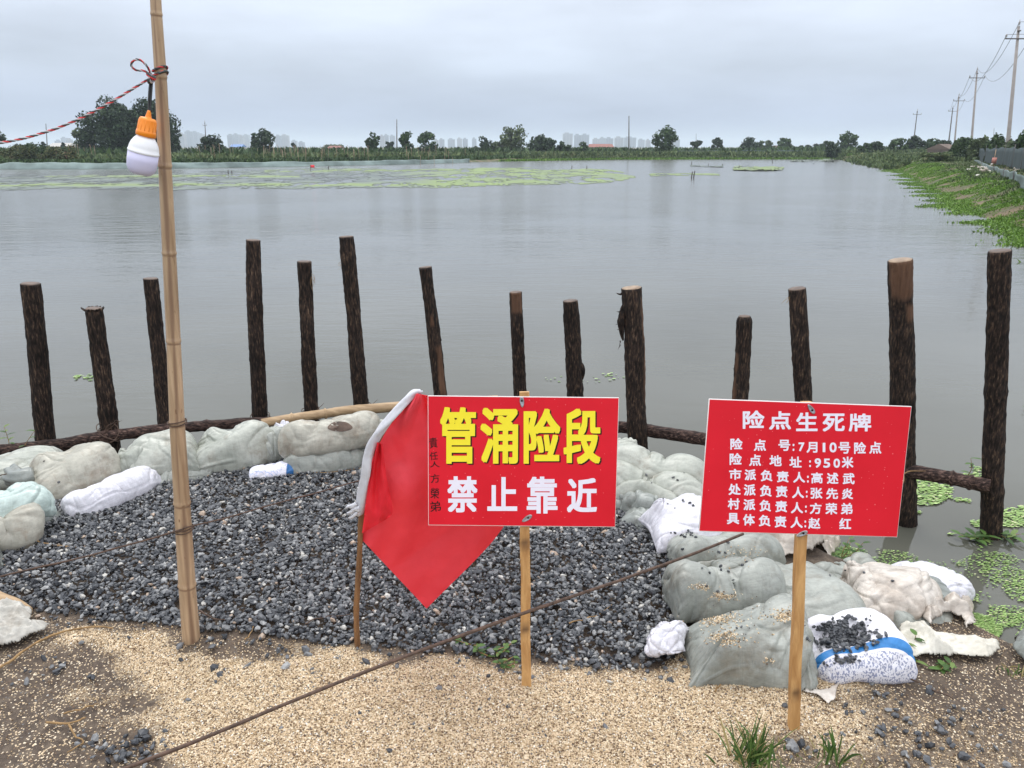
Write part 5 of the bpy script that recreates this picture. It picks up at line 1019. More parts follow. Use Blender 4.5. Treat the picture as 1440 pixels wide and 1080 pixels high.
sheet('plastic_film', 'long cream film stretched along the dark soil at the water edge', [(1255, 905), (1262, 888), (1290, 884), (1310, 894), (1350, 900), (1405, 908), (1410, 924), (1392, 934), (1330, 930), (1290, 934), (1262, 928)], -0.10, 0.060, M['sheet_cream'], 12, freq=8)
sheet('plastic_film', 'dull grey film at the right frame edge on the soil', [(1420, 912), (1445, 902), (1490, 906), (1490, 945), (1440, 942), (1424, 928)], -0.08, 0.07, M['bag_wet'], 15)
sheet('plastic_film', 'crumpled grey white film at the left frame edge beside a bamboo stub', [(-40, 872), (10, 858), (38, 862), (50, 888), (76, 884), (72, 894), (50, 900), (30, 914), (-40, 920)], 0.0, 0.055, M['film_grey'], 18, freq=13)
sheet('film_scrap', 'small flat stained white scrap right of the second stake', [(1128, 978), (1160, 972), (1178, 970), (1190, 960), (1184, 972), (1168, 996), (1150, 986)], 0.0, 0.010, M['sheet_beige'], 21, res=0.003, cat='scrap')
sheet('film_scrap', 'white flap hanging beside the printed sack and the second stake', [(1140, 884), (1150, 878), (1166, 920), (1168, 940), (1158, 946), (1150, 918)], 0.03, 0.045, M['bag_white'], 24, res=0.003, cat='scrap')
bf = [o for o in ROOT.objects if o.get('label', '').startswith('largest green grey')][0]
def sack_tail(parent, neck, ends, mat, seed, z0, z1, r0=0.016):
    a_ = P(neck[0], neck[1], z0); g_ = np.random.default_rng(seed); E = spline([PG(x, y)+[0, 0, 0.014] for x, y in ends], 60); n = 14; V = []
    for i in range(n):
        t = i/(n-1)
        for j in range(60):
            an = j/59*math.pi*1.3; st_ = a_+np.array([math.cos(an)*r0, -math.sin(an)*r0*0.4, math.sin(an)*r0]); e = E[j].copy(); pl = math.sin(j*1.1+seed)+0.5*math.sin(j*2.3)
            p = st_*(1-t)+e*t; p[2] += math.sin(t*3.1)*0.028+pl*0.010*t+0.004; p[0] += pl*0.004*t; V.append(p)
    V = np.array(V).reshape(1, n, 60, 3); f = np.array([(i*60+j, (i+1)*60+j, (i+1)*60+j+1, i*60+j+1) for i in range(n-1) for j in range(59)]); o = fast_mesh('gathered_tail', V.reshape(-1, 3), f, np.full(len(f), .5), M[mat], parent, smooth=True)
    at_ = o.data.attributes.new('weave', 'FLOAT_VECTOR', 'POINT'); ww = np.stack([np.repeat(np.linspace(0, .12, n), 60), np.tile(np.linspace(0, .3, 60), n), np.zeros(n*60)], -1); at_.data.foreach_set('vector', ww.astype(np.float32).ravel())
    sm = o.modifiers.new('thickness', 'SOLIDIFY'); sm.thickness = 0.0012
sack_tail(bf, (1122, 900), [(1158, 898), (1164, 925), (1150, 948), (1146, 975), (1128, 978), (1112, 972), (1098, 962)], 'bag_green', 3, 0.07, 0.008)
o = bag('white sack with a pointed corner lying in the water right of the wet sandbag', [(1268, 815), (1305, 812), (1342, 816)], [-0.22, -0.24, -0.30], 0.30, 0.12, 'bag_white', 95, 'sewn', 'sewn', lump=0.6)
# bamboo stub at the left edge
mb = MB(); path = spline([P(-60, 800, 0.10), P(-10, 836, 0.05), P(22, 850, 0.03), P(42, 864, 0.0)], 30); tube(mb, path, np.array([0.024]*28+[0.020, 0.010]), 18)
tag(mb.build('bamboo_stub', M['peeled'], vattr='groove'), 'end of a bamboo pole lying at the left frame edge', 'bamboo pole')

# ------------------------------------------------------------------ dead stalks and twigs
def stalk(pts, r, label, mat='vine', name='dead_stalk', z=0.012):
    path = spline([PG(a, b) for a, b in pts], 50); path[:, 2] = ground_z(path[:, 0], path[:, 1])+z+(fbm(np.linspace(0, 6, 50), 0, s=len(label), o=2))*0.012
    mb = MB(); tube(mb, path, np.linspace(r, r*0.5, 50), 7, disp=lambda u, th, p: r*0.5*(fbm(p[:, :1]*80+0*th, th[None, :], s=3)-0.5)); return tag(mb.build(name, M[mat]), label, 'twig', 'dead stalks on the ground')
stalk([(-10, 952), (30, 925), (75, 898), (120, 889), (160, 888)], 0.0055, 'long tan stalk curving across the sand at far left')
stalk([(66, 1021), (88, 1024), (112, 1018), (122, 1016)], 0.004, 'short reddish twig lying on the brown soil at lower left')
stalk([(98, 1025), (108, 1042), (118, 1050), (96, 1066)], 0.0035, 'forked pale twig beside the black stones at lower left')
stalk([(90, 1010), (125, 1000), (140, 996)], 0.003, 'thin straight twig above the reddish one at lower left')
stalk([(1205, 938), (1245, 945), (1280, 946)], 0.004, 'tan twig under the printed white sack')
stalk([(1240, 948), (1290, 965), (1330, 985), (1340, 990)], 0.0035, 'long dark root running down the right soil', 'darkvine')
stalk([(1218, 950), (1230, 956), (1236, 962)], 0.0025, 'tiny bent twig right of the small white scrap')
stalk([(345, 905), (352, 898), (360, 880)], 0.003, 'small twig on the gravel edge right of the bamboo pole')
stalk([(430, 888), (455, 879), (495, 876)], 0.003, 'reddish twig on the gravel beside the flag stick', 'darkvine', z=0.03)
stalk([(275, 868), (300, 880), (318, 884)], 0.004, 'reddish bark strip on the gravel beside the bamboo pole', 'darkvine', z=0.03)
stalk([(800, 888), (830, 880), (860, 862)], 0.003, 'thin tan stem on the gravel right of the yellow lettered sign stake', z=0.03)
stalk([(1005, 978), (1020, 958)], 0.0035, 'short tan twig in front of the largest sandbag')
stalk([(108, 778), (70, 774), (16, 768)], 0.004, 'thin rusty brown root on the gravel at far left', z=0.03)
stalk([(380, 660), (420, 668), (470, 672), (560, 660)], 0.003, 'long thin stem on the gravel below the printed sack', z=0.03)

# ------------------------------------------------------------------ weeds
def leafquad(mb, base, d, w_, up, tone, n=5, droop=0.3):
    d = np.array(d, float); s_ = np.cross(d, up); s_ /= np.linalg.norm(s_)+1e-9; ln = np.linalg.norm(d); V = []
    for i in range(n):
        t = i/(n-1); c_ = base+d*t-np.array([0, 0, droop*ln*t*t]); ww = w_*math.sin(math.pi*min(1, 0.12+0.88*t))**0.8 if t < 1 else 0.0005
        V += [c_-s_*ww/2, c_+s_*ww/2+np.array([0, 0, 0.0002])]
    mb.add(V, [(2*i, 2*i+1, 2*i+3, 2*i+2) for i in range(n-1)], tone)
def tuft(px, py, n, ln, label, seed, spread=0.5, dry=0.25, w_=0.006, name='grass_tuft', r0=0.03, kind=None):
    g_ = np.random.default_rng(seed); c0 = P(px, py, 0); c0[2] = ground_z(c0[0], c0[1]); mb = MB()
    for i in range(n):
        a = g_.uniform(0, 6.28); sp_ = g_.uniform(0.1, 1)*spread; l_ = ln*g_.uniform(0.5, 1.1); d = np.array([math.cos(a)*sp_, math.sin(a)*sp_, 1.0]); d *= l_/np.linalg.norm(d)
        leafquad(mb, c0+np.array([g_.normal(0, r0), g_.normal(0, r0*0.7), -0.004]), d, w_*g_.uniform(0.6, 1.2), [math.sin(a), -math.cos(a), 0.1] if g_.uniform() < 0.5 else [0, -1, 0.3], 0.95 if g_.uniform() < dry else g_.uniform(0, 0.88), 7, g_.uniform(0.1, 0.6))
    return tag(mb.build(name, M['grass'], smooth=False), label, 'grass tuft', None, kind)
def weed(px, py, z, ht, nl, lw, label, seed, lean=(0, 0), cat='plant', ll=0.05, name='weed_plant', stems=1):
    g_ = np.random.default_rng(seed); c0 = P(px, py, z); root = empty(name, tuple(c0), label, cat); mb = MB(); ml = MB()
    for s_ in range(stems):
        b0 = c0+np.array([g_.normal(0, 0.02)*(s_ > 0), g_.normal(0, 0.02)*(s_ > 0), 0]); tp = b0+np.array([lean[0]+g_.normal(0, 0.02)*stems, lean[1], ht*g_.uniform(0.75, 1.05)]); path = spline([b0, (b0+tp)/2+np.array([g_.normal(0, .012), g_.normal(0, .012), 0]), tp], 14); tube(mb, path, np.linspace(0.003, 0.0012, 14), 5)
        for i in range(nl):
            k = int(2+11*i/max(1, nl-1)) if nl > 1 else 13; k = min(k, 13); a = i*2.4+g_.uniform(-.4, .4); l_ = ll*g_.uniform(0.6, 1.1)
            leafquad(ml, path[k], np.array([math.cos(a), math.sin(a), 0.35])*l_, lw*g_.uniform(0.7, 1.1), [0, 0, 1.0], g_.uniform(0.2, 0.88), 5, 0.3)
    mb.build('stem', M['vine'], root); ml.build('leaves', M['grass'], root, smooth=False); return root
tuft(1056, 1072, 95, 0.20, 'green grass tuft with long blades left of the second stake base', 3, 0.75, 0.15)
tuft(1172, 1070, 16, 0.17, 'sparse upright grass blades right of the second stake base', 4, 0.4, 0.1, 0.008, r0=0.015)
tuft(1110, 1080, 50, 0.06, 'low mixed dry and green grass around the foot of the second stake', 5, 1.3, 0.5, 0.005, r0=0.08, name='low_grass', kind='stuff')
tuft(1195, 1090, 40, 0.07, 'low dry grass at the bottom frame edge right of the second stake', 6, 1.5, 0.6, 0.004, r0=0.07, name='low_grass', kind='stuff')
tuft(1430, 945, 26, 0.06, 'dry weedy tuft at the right frame edge', 7, 1.0, 0.5, 0.006)
tuft(322, 890, 10, 0.02, 'tiny green sprout on the gravel edge beside the bamboo pole', 8, 1.2, 0, 0.007, r0=0.01)
weed(683, 918, 0, 0.05, 9, 0.018, 'small leafy weed at the gravel edge left of the yellow lettered sign stake', 11, stems=4, ll=0.03)
weed(706, 936, 0, 0.04, 6, 0.016, 'tiny leafy weed on the sand right beside the yellow lettered sign stake', 12, stems=3, ll=0.025)
weed(1268, 925, -0.03, 0.12, 7, 0.022, 'upright leafy weed in front of the cream film', 13, stems=2, ll=0.045)
weed(1300, 945, -0.02, 0.06, 8, 0.022, 'low spreading weed on the dark soil below the cream film', 14, stems=4, ll=0.05)
weed(1420, 935, -0.08, 0.09, 6, 0.045, 'broad leafed green weed between the cream film and the grey film', 15, stems=3, ll=0.06)
weed(11, 648, -0.05, 0.26, 12, 0.02, 'tall thin leafy weed in the water at the left frame edge', 16, stems=1, ll=0.06)
weed(30, 650, -0.05, 0.24, 5, 0.02, 'bent weed stem with a leafy tip beside the leftmost post', 17, lean=(0.13, 0), ll=0.05)
weed(1180, 792, -0.1, 0.14, 9, 0.022, 'leafy weed rising behind the smooth grey sandbag', 18, lean=(0.06, 0), stems=3, ll=0.04)
weed(1358, 672, -0.02, 0.16, 6, 0.025, 'weed shoot growing up at the right log rail', 19, ll=0.06)
weed(1440, 578, WZ, 0.10, 4, 0.03, 'small leaf tip sticking out of the water at the right frame edge', 20, ll=0.05)
weed(1375, 760, WZ, 0.05, 7, 0.03, 'weed clump at the foot of the tallest post', 21, stems=3, ll=0.09)
weed(1412, 758, WZ, 0.04, 6, 0.03, 'weed shoots floating right of the tallest post', 22, stems=2, ll=0.10)
# duckweed and floating leaves near the right bank
pts, szs = [], []
def patch(poly_c, n, s0, s1, seed, thr=0.45, fq=5):
    g_ = np.random.default_rng(seed); cx, cy, rx, ry = poly_c
    a = g_.uniform(0, 2*np.pi, n); r_ = np.sqrt(g_.uniform(0, 1, n)); X_, Y_ = cx+rx*r_*np.cos(a), cy+ry*r_*np.sin(a)
    for x_, y_ in zip(X_, Y_):
        p = P(x_, y_, WZ+0.006)
        if float(fbm(p[0]*fq, p[1]*fq*1.0, s=seed, o=3)) > thr+0.035 and p[1] > 0: pts.append(p); szs.append(g_.uniform(s0, s1)*1.0)
patch((1335, 715, 70, 36), 2600, 0.012, 0.026, 1, 0.42, 3); patch((1300, 690, 40, 20), 700, 0.012, 0.03, 2, 0.35, 3); patch((1345, 664, 50, 10), 500, 0.012, 0.026, 3, 0.4, 3)
patch((1440, 735, 40, 24), 900, 0.012, 0.028, 4, 0.42, 3); patch((1395, 830, 70, 55), 2600, 0.007, 0.016, 5, 0.50, 5); patch((1355, 885, 55, 24), 5200, 0.006, 0.013, 6, 0.25, 5)
patch((1225, 788, 70, 16), 900, 0.007, 0.014, 7, 0.5, 5); patch((1430, 880, 40, 28), 900, 0.007, 0.014, 8, 0.48, 5); patch((1190, 780, 22, 12), 500, 0.008, 0.016, 9, 0.3, 5); patch((1380, 800, 80, 40), 700, 0.007, 0.014, 10, 0.52, 6)
patch((120, 530, 26, 5), 40, 0.02, 0.05, 11, 0.4, 3); patch((820, 530, 60, 8), 40, 0.015, 0.04, 12, 0.45, 3)
pts = np.array(pts); szs = np.array(szs); n = len(pts); k = 6; aa = np.linspace(0, 2*np.pi, k, endpoint=False)[None, :]+rng.uniform(0, 6, (n, 1)); el = rng.uniform(0.6, 1, (n, 1))
V = pts[:, None, :]+np.stack([np.cos(aa)*szs[:, None]/2, np.sin(aa)*szs[:, None]/2*el, 0.0015*np.cos(aa*1+1)+rng.uniform(-0.002, 0.004, (n, 1))+0*aa], -1)
tri = np.array([(0, 1, 2), (0, 2, 3), (0, 3, 4), (0, 4, 5)]); Fc = (tri[None]+(np.arange(n)*k)[:, None, None]).reshape(-1, 3)
tag(fast_mesh('duckweed', V.reshape(-1, 3), Fc, np.repeat(rng.uniform(0, 1, n), 4), M['duckweed']), 'green duckweed and small floating leaves on the water near the right bank', 'duckweed', kind='stuff')

# ================================================================== far side
def leaf_cloud(centres, radii, n_per, size, g_, flat=0.8):
    """quads scattered over and inside lumpy clusters; returns verts, faces, tone"""
    Cn, Rn = np.repeat(centres, n_per, 0), np.repeat(radii, n_per, 0); n = len(Cn)
    d = g_.normal(0, 1, (n, 3)); d /= np.linalg.norm(d, axis=1)[:, None]; r = g_.uniform(0.55, 1.0, n)[:, None]**0.5
    c_ = Cn+d*r*Rn*g_.uniform(0.8, 1.08, (n, 1)); u = g_.normal(0, 1, (n, 3)); u /= np.linalg.norm(u, axis=1)[:, None]; nr = d+g_.normal(0, 0.7, (n, 3)); v = np.cross(nr, u); v /= np.linalg.norm(v, axis=1)[:, None]; u = np.cross(v, nr); u /= np.linalg.norm(u, axis=1)[:, None]
    s_ = (size*g_.uniform(0.6, 1.4, n))[:, None]
    V = np.stack([c_-u*s_, c_-v*s_*0.55, c_+u*s_, c_+v*s_*0.55], 1).reshape(-1, 3); F_ = np.arange(n*4).reshape(n, 4)
    return V, F_, np.clip(g_.uniform(0, 1, n)*0.75+0.25*np.repeat(g_.uniform(0, 1, len(centres)), n_per), 0, 0.999)
def tree(x0, x1, ytop, ybase, Y, label, seed, mat='leaf_mid', group='trees beyond the pond', dens=1.0, nclump=26, trunk_h=0.16, gap=0.0, name='tree', shape='round', dep=0.8, leafpx=1.9):
    g_ = np.random.default_rng(seed); base = Q((x0+x1)/2, ybase, Y); gz = float(ground_z(base[0], base[1])); base[2] = gz
    top = Q((x0+x1)/2, ytop, Y)[2]; hh = top-gz; ww = (x1-x0)/scale_at(base)/2; root = empty(name, tuple(base), label, 'tree', group)
    zc, zr = gz+hh*(1+trunk_h)/2, hh*(1-trunk_h)/2; cs = []; rs = []
    while len(cs) < nclump:
        d = g_.uniform(-1, 1, 3); 
        if np.linalg.norm(d) > 1: continue
        q_ = d/np.linalg.norm(d)*np.linalg.norm(d)**0.45*0.80
        if shape == 'dome': q_[2] = abs(q_[2])*2-1+0.12; q_[:2] *= 1.06
        wz = 1.0 if shape == 'round' else (1-0.6*q_[2] if shape == 'cone' else 1)
        if shape == 'umbrella': wz = 0.75+0.5*q_[2]
        cs.append([base[0]+q_[0]*ww*wz, base[1]+q_[1]*ww*dep, zc+q_[2]*zr]); k = g_.uniform(0.22, 0.42); rs.append([ww*k*min(1, wz), ww*k*dep, min(zr, ww)*k*0.95])
    cs, rs = np.array(cs), np.array(rs); lf = leafpx/scale_at(base); n_per = int(np.clip(dens*6.0*(rs[:, 0].mean()/lf)**2, 50, 800))
    V, F_, tn = leaf_cloud(cs, rs, n_per, lf, g_); fast_mesh('crown', V, F_, tn, M[mat], root)
    mb = MB(); tr = max(0.12, hh*0.022); tube(mb, spline([base-[0, 0, 0.4], base+[0.02*hh, 0, hh*0.25], base+[g_.normal(0, .03)*hh, 0, hh*0.6], base+[g_.normal(0, .04)*hh, 0, hh*0.86]], 12), np.linspace(tr, tr*0.25, 12), 8)
    for k in range(5):
        c_ = cs[g_.integers(0, nclump)]; s_ = base+np.array([0.0, 0, hh*g_.uniform(0.15, 0.45)]); tube(mb, spline([s_, (s_+c_)/2+[0, 0, 0.05*hh], c_], 8), np.linspace(tr*0.5, tr*0.12, 8), 6)
    mb.build('trunk', M['trunk'], root); return root
def bush(x0, x1, ytop, ybase, Y, label, seed, mat='leaf_mid', group='bushes on the bank', dens=1.0, nclump=12, leafpx=1.5, name='bush'):
    g_ = np.random.default_rng(seed); base = Q((x0+x1)/2, ybase, Y); gz = float(ground_z(base[0], base[1])); base[2] = gz; hh = Q((x0+x1)/2, ytop, Y)[2]-gz; ww = (x1-x0)/scale_at(base)/2
    cs = np.stack([base[0]+g_.uniform(-0.8, 0.8, nclump)*ww, base[1]+g_.uniform(-0.5, 0.5, nclump)*min(ww, 3), gz+hh*g_.uniform(0.15, 0.75, nclump)], 1); rs = np.stack([ww*g_.uniform(0.2, 0.4, nclump), min(ww, 3)*g_.uniform(0.2, 0.4, nclump), hh*g_.uniform(0.2, 0.35, nclump)], 1)
    lf = leafpx/scale_at(base); V, F_, tn = leaf_cloud(cs, rs, int(np.clip(dens*60, 20, 400)), lf, g_); off = np.array(base); o = fast_mesh(name, V-off, F_, tn, M[mat]); o.location = base
    return tag(o, label, 'bush', group)
T = 'trees beyond the pond'
tree(-34, 9, 173, 216, 150, 'dark tree cut by the left frame edge above the sagging cord', 101, 'leaf_dark')
tree(117, 200, 133, 219, 140, 'large dark rounded tree behind the lamp, left half of the biggest clump', 102, 'leaf_dark', shape='dome', nclump=60, trunk_h=0.02, dens=0.8)
tree(176, 257, 134, 219, 143, 'large dark rounded tree behind the bamboo pole, right half of the biggest clump', 103, 'leaf_dark', shape='dome', nclump=60, trunk_h=0.02, dens=0.8)
tree(104, 134, 178, 213, 165, 'thin airy pale tree at the left foot of the biggest clump', 104, 'leaf_pale', dens=0.22, nclump=16)
tree(280, 320, 185, 219, 150, 'dark reddish tree with a flat top, first right of the bamboo pole', 105, 'leaf_dark', shape='dome', nclump=30, trunk_h=0.02)
tree(351, 391, 179, 217, 155, 'dark dense round tree, second right of the bamboo pole', 106, 'leaf_dark', shape='dome', nclump=34, trunk_h=0.02)
tree(514, 537, 187, 216, 165, 'small dark tree standing alone left of the thin mast', 107, 'leaf_mid', nclump=18, trunk_h=0.1)
tree(560, 584, 185, 214, 168, 'small green tree just right of the thin mast', 108, 'leaf_mid', nclump=18, trunk_h=0.15)
tree(584, 617, 183, 214, 168, 'green tree with a ragged top, pair to the one at the thin mast', 109, 'leaf_mid', nclump=24, trunk_h=0.1)
tree(665, 697, 191, 217, 172, 'low dark tree at the left of the middle clump', 110, 'leaf_dark', shape='dome', nclump=22, trunk_h=0.03)
tree(701, 742, 175, 214, 176, 'tallest pale airy tree of the middle clump', 111, 'leaf_pale', nclump=30, trunk_h=0.1, dens=0.5)
tree(690, 725, 196, 216, 180, 'grey green low tree behind the pale airy one', 112, 'leaf_pale', nclump=18, trunk_h=0.05, dens=0.6)
tree(741, 785, 186, 217, 174, 'dark broad tree at the right of the middle clump', 113, 'leaf_dark', shape='dome', nclump=36, trunk_h=0.03)
tree(783, 803, 196, 216, 176, 'small dark pointed tree right of the middle clump', 114, 'leaf_dark', nclump=14, trunk_h=0.05, shape='cone')
tree(803, 828, 199, 216, 180, 'low green tree left of the red roofed shed', 115, 'leaf_mid', nclump=14, trunk_h=0.05)
tree(916, 952, 178, 217, 172, 'green round tree standing alone right of the tall dark utility pole', 116, 'leaf_mid', nclump=34, trunk_h=0.10)
tree(969, 990, 197, 210, 230, 'small flat topped tree right of the lone green tree', 117, 'leaf_dark', nclump=14, trunk_h=0.15, shape='umbrella')
tree(1000, 1017, 193, 210, 230, 'small upright dark tree near the middle right of the far bank', 118, 'leaf_dark', nclump=14, trunk_h=0.1)
tree(1039, 1070, 191, 211, 225, 'dark double tree, largest between the lone green tree and the leaning wooden pole', 119, 'leaf_dark', shape='dome', nclump=26, trunk_h=0.05)
tree(1066, 1087, 197, 210, 235, 'small grey green tree touching the dark double tree', 120, 'leaf_pale', nclump=14)
tree(1089, 1113, 194, 208, 260, 'small bright round tree above the brown roof', 121, 'leaf_mid', nclump=16, trunk_h=0.05)
tree(1115, 1130, 204, 211, 240, 'tiny dark tree right of the brown roof', 122, 'leaf_dark', nclump=9)
tree(1132, 1152, 202, 211, 240, 'tiny tree, first of two between the brown roof and the tall round tree', 123, 'leaf_dark', nclump=9)
tree(1151, 1173, 198, 211, 240, 'tiny tree, second of two between the brown roof and the tall round tree', 124, 'leaf_mid', nclump=10)
tree(1177, 1207, 186, 212, 200, 'green round tree left of the leaning wooden pole', 125, 'leaf_mid', nclump=28, trunk_h=0.1)
for i, (a, b, t_, l_) in enumerate(((1160, 1182, 199, 'low dark tree at the left foot of the round tree by the leaning pole'), (1206, 1226, 201, 'small low tree right of the round tree by the leaning pole'), (1222, 1250, 197, 'low green tree left of the right bank clump'), (1246, 1276, 193, 'dark green tree left of the leaning wooden pole foot'), (1272, 1300, 191, 'dark tree wrapped round the leaning wooden pole foot'), (1296, 1322, 195, 'low dark tree left of the brown shed'), (1318, 1336, 195, 'small tree behind the brown shed'))):
    tree(a, b, t_, 213, 150+i*3, l_, 130+i, ('leaf_dark', 'leaf_mid')[i % 2], nclump=18, trunk_h=0.02)
tree(1424, 1475, 178, 212, 62, 'green tree cut by the right frame edge beside the nearest concrete pole', 140, 'leaf_mid', nclump=34, trunk_h=0.03, leafpx=2.4)
for i, (x_, t_, l_) in enumerate(((413, 199, 'tiny pointed conifer right of the dark round tree'), (545, 196, 'tiny pointed conifer left of the thin mast'), (552, 198, 'tiny pointed conifer touching the thin mast'), (90, 200, 'tiny conifer left of the airy pale tree'), (62, 198, 'small hazy conifer above the left bushes'))):
    tree(x_-4, x_+4, t_, 212, 230, l_, 150+i, 'leaf_dark', nclump=10, shape='cone', trunk_h=0.0)
# left bushes (near left bank)
BU = 'bushes on the bank'
bush(8, 60, 203, 231, 92, 'reddish green bush at far left below the sagging cord', 160, 'leaf_red', nclump=22, dens=3.2)
bush(58, 110, 203, 231, 93, 'reddish green bush left of the lamp', 161, 'leaf_red', nclump=22, dens=3.2)
bush(40, 75, 199, 222, 100, 'dark bush between the two reddish ones', 162, 'leaf_mid', nclump=14, dens=2)
bush(455, 485, 203, 214, 400, 'hazy pale thicket above the bean rows', 163, 'leaf_pale', nclump=18, dens=2)
for i, (a, b, t_, l_) in enumerate(((1336, 1368, 193, 'low bush left of the second concrete pole'), (1360, 1392, 192, 'bush at the foot of the second concrete pole'), (1386, 1420, 190, 'bush between the two nearest concrete poles'), (1412, 1450, 192, 'bush at the foot of the nearest concrete pole'))):
    bush(a, b, t_, 214, 92-i*9, l_, 170+i, ('leaf_mid', 'leaf_pale')[i % 2], nclump=34, dens=4.5, leafpx=1.8)
bush(1348, 1400, 205, 222, 84, 'dark green bush in front of the second concrete pole', 176, 'leaf_dark', nclump=26, dens=4)
bush(1296, 1342, 213, 228, 76, 'dry reed clump on the point of the right bank', 177, 'reeds', nclump=20, dens=4)

# bands of reeds and crops: uncountable
def band(name, label, fn, n, hgt, wdt, mat, seed, cat='reeds', lean=0.35):
    g_ = np.random.default_rng(seed); p = fn(g_, n); n = len(p); h_ = hgt*g_.uniform(0.45, 1.15, n); a = g_.uniform(0, np.pi, n); w_ = wdt*g_.uniform(0.5, 1.3, n)
    z = ground_z(p[:, 0], p[:, 1]); z = np.maximum(z, WZ)-0.03; dx, dy = np.cos(a)*w_/2, np.sin(a)*w_/2; lx, ly = g_.normal(0, lean, n)*h_, g_.normal(0, lean, n)*h_
    b = np.stack([p[:, 0], p[:, 1], z], 1); V = np.stack([b-np.stack([dx, dy, 0*dx], 1), b+np.stack([dx, dy, 0*dx], 1), b+np.stack([dx*0.8+lx*.5, dy*0.8+ly*.5, h_*0.62], 1), b+np.stack([lx, ly, h_], 1), b+np.stack([-dx*0.8+lx*.5, -dy*0.8+ly*.5, h_*0.6], 1)], 1)
    t3 = np.array([(0, 1, 2), (0, 2, 4), (4, 2, 3)]); F_ = (t3[None]+(np.arange(n)*5)[:, None, None]).reshape(-1, 3)
    return tag(fast_mesh(name, V.reshape(-1, 3), F_, np.repeat(np.clip(g_.uniform(0, 1, n)*0.7+0.3*fbm(p[:, 0]*0.15, p[:, 1]*0.15, s=seed), 0, .999), 3), M[mat]), label, cat, kind='stuff')
def far_strip(d0, d1, x0, x1, clump=0.0):
    def fn(g_, n):
        x = g_.uniform(x0, x1, n); y = yfar(x)+g_.uniform(d0, d1, n); p = np.stack([x, y], 1)
        if clump: p = p[fbm(x*0.12, y*0.12, s=3, o=2) > clump]
        return p
    return fn
band('bank_reeds', 'strip of green reeds along the far bank', far_strip(1.0, 7, 2, 115), 20000, 0.55, 0.35, 'reeds', 201)
band('bank_reeds', 'taller green reeds along the right part of the far bank', far_strip(3, 16, 3, 110), 16000, 1.0, 0.5, 'reeds', 203)
band('bank_weeds', 'dark green weeds behind the long pale net', far_strip(3, 11, -120, 4), 22000, 0.5, 0.3, 'leaf_mid', 207, 'grass')
band('bank_grass', 'low bright grass at the water edge of the far bank', far_strip(-0.3, 1.2, -2, 115), 7000, 0.35, 0.3, 'leaf_bright', 202, 'grass')
band('crop_rows', 'mass of leafy crops behind the left far bank', far_strip(14, 62, -160, 10, 0.0), 30000, 0.95, 0.6, 'reeds', 204, 'crops')
band('crop_rows', 'dark hedge mass behind the far bank', far_strip(30, 110, -160, 150, 0.50), 24000, 1.7, 0.9, 'leaf_mid', 205, 'crops')
def rb(d0, d1, y0, y1, thr=0.0):
    def fn(g_, n):
        y = y0*(y1/y0)**g_.uniform(0, 1, n); sx = np.interp(y, [4, 10, 20.4, 30, 45.8, 82, 150], [8, 9, 13.3, 16.7, 23.7, 39, 62]); x = sx+g_.uniform(d0, d1, n)+(fbm(y*0.6, 0, s=9, o=3)-0.5)*3.0*np.clip(y/30, 0.4, 1)+g_.normal(0, 0.25, n)
        p = np.stack([x, y], 1); return p[(fbm(x*0.5, y*0.35, s=12, o=3) > thr)]
    return fn
band('water_hyacinth', 'bright green water plants fringing the right bank', rb(-0.4, 2.9, 15, 110), 90000, 0.085, 0.06, 'leaf_bright', 211, 'water plants', 0.6)
band('bank_grass', 'patchy green grass on the slope of the right bank', rb(2.0, 12, 15, 110, 0.42), 75000, 0.16, 0.06, 'reeds', 212, 'grass', 0.6)
band('bank_reeds', 'green reeds closing the far right corner of the pond', rb(-1, 34, 80, 190), 30000, 0.5, 0.3, 'reeds', 214)
band('bank_grass', 'dense weeds behind the dark net fence', rb(16, 30, 30, 120), 16000, 1.3, 0.35, 'leaf_mid', 213, 'grass')

# floating algae mats and islets
def algae(name, label, x0, x1, y0, y1, low, high, tone_fn, seed, cx=0.16, cy=0.35, relief=0.012):
    gx = np.arange(x0, x1, cx); gy = np.arange(y0, y1, cy); X, Y = np.meshgrid(gx, gy); px, py = proj(X, Y, WZ); n_ = (fbm(X*0.25, Y*0.12, s=seed, o=4)-0.5)
    msk = (py < low(px)+n_*9) & (py > high(px)+n_*6) & (fbm(X*0.9, Y*0.35, s=seed+4, o=4)+0.55*(fbm(X*5, Y*1.6, s=seed+8, o=3)-0.5) > 0.42)
    Z = WZ+0.006+relief*fbm(X*1.5, Y*1.5, s=seed+2, o=3)
    idx = np.arange(X.size).reshape(X.shape); q_ = np.stack([idx[:-1, :-1], idx[:-1, 1:], idx[1:, 1:], idx[1:, :-1]], -1)[msk[:-1, :-1]]; tn = tone_fn(px, py, X, Y)[:-1, :-1][msk[:-1, :-1]]
    used = np.unique(q_); rm = -np.ones(X.size, int); rm[used] = np.arange(len(used)); V = np.stack([X, Y, Z], -1).reshape(-1, 3)[used]
    return tag(fast_mesh(name, V, rm[q_], np.clip(tn, 0, 0.999), M['algae']), label, 'algae', kind='stuff')
ipf = lambda xs, ys_: (lambda p: np.interp(p, xs, ys_))
def tf(px, py, X, Y):
    strip = np.maximum(np.exp(-((py-248)/2.0)**2)*(px < 420)*(px > 60), np.exp(-((py-260)/2.6)**2)); strip = np.maximum(strip, np.exp(-((py-240)/2.5)**2)*(px > 370)); strip = np.maximum(strip, sstep(520, 640, px)*0.85)
    return strip*0.75+(fbm(X*0.7, Y*0.35, s=31, o=4)-0.5)*0.7+0.05
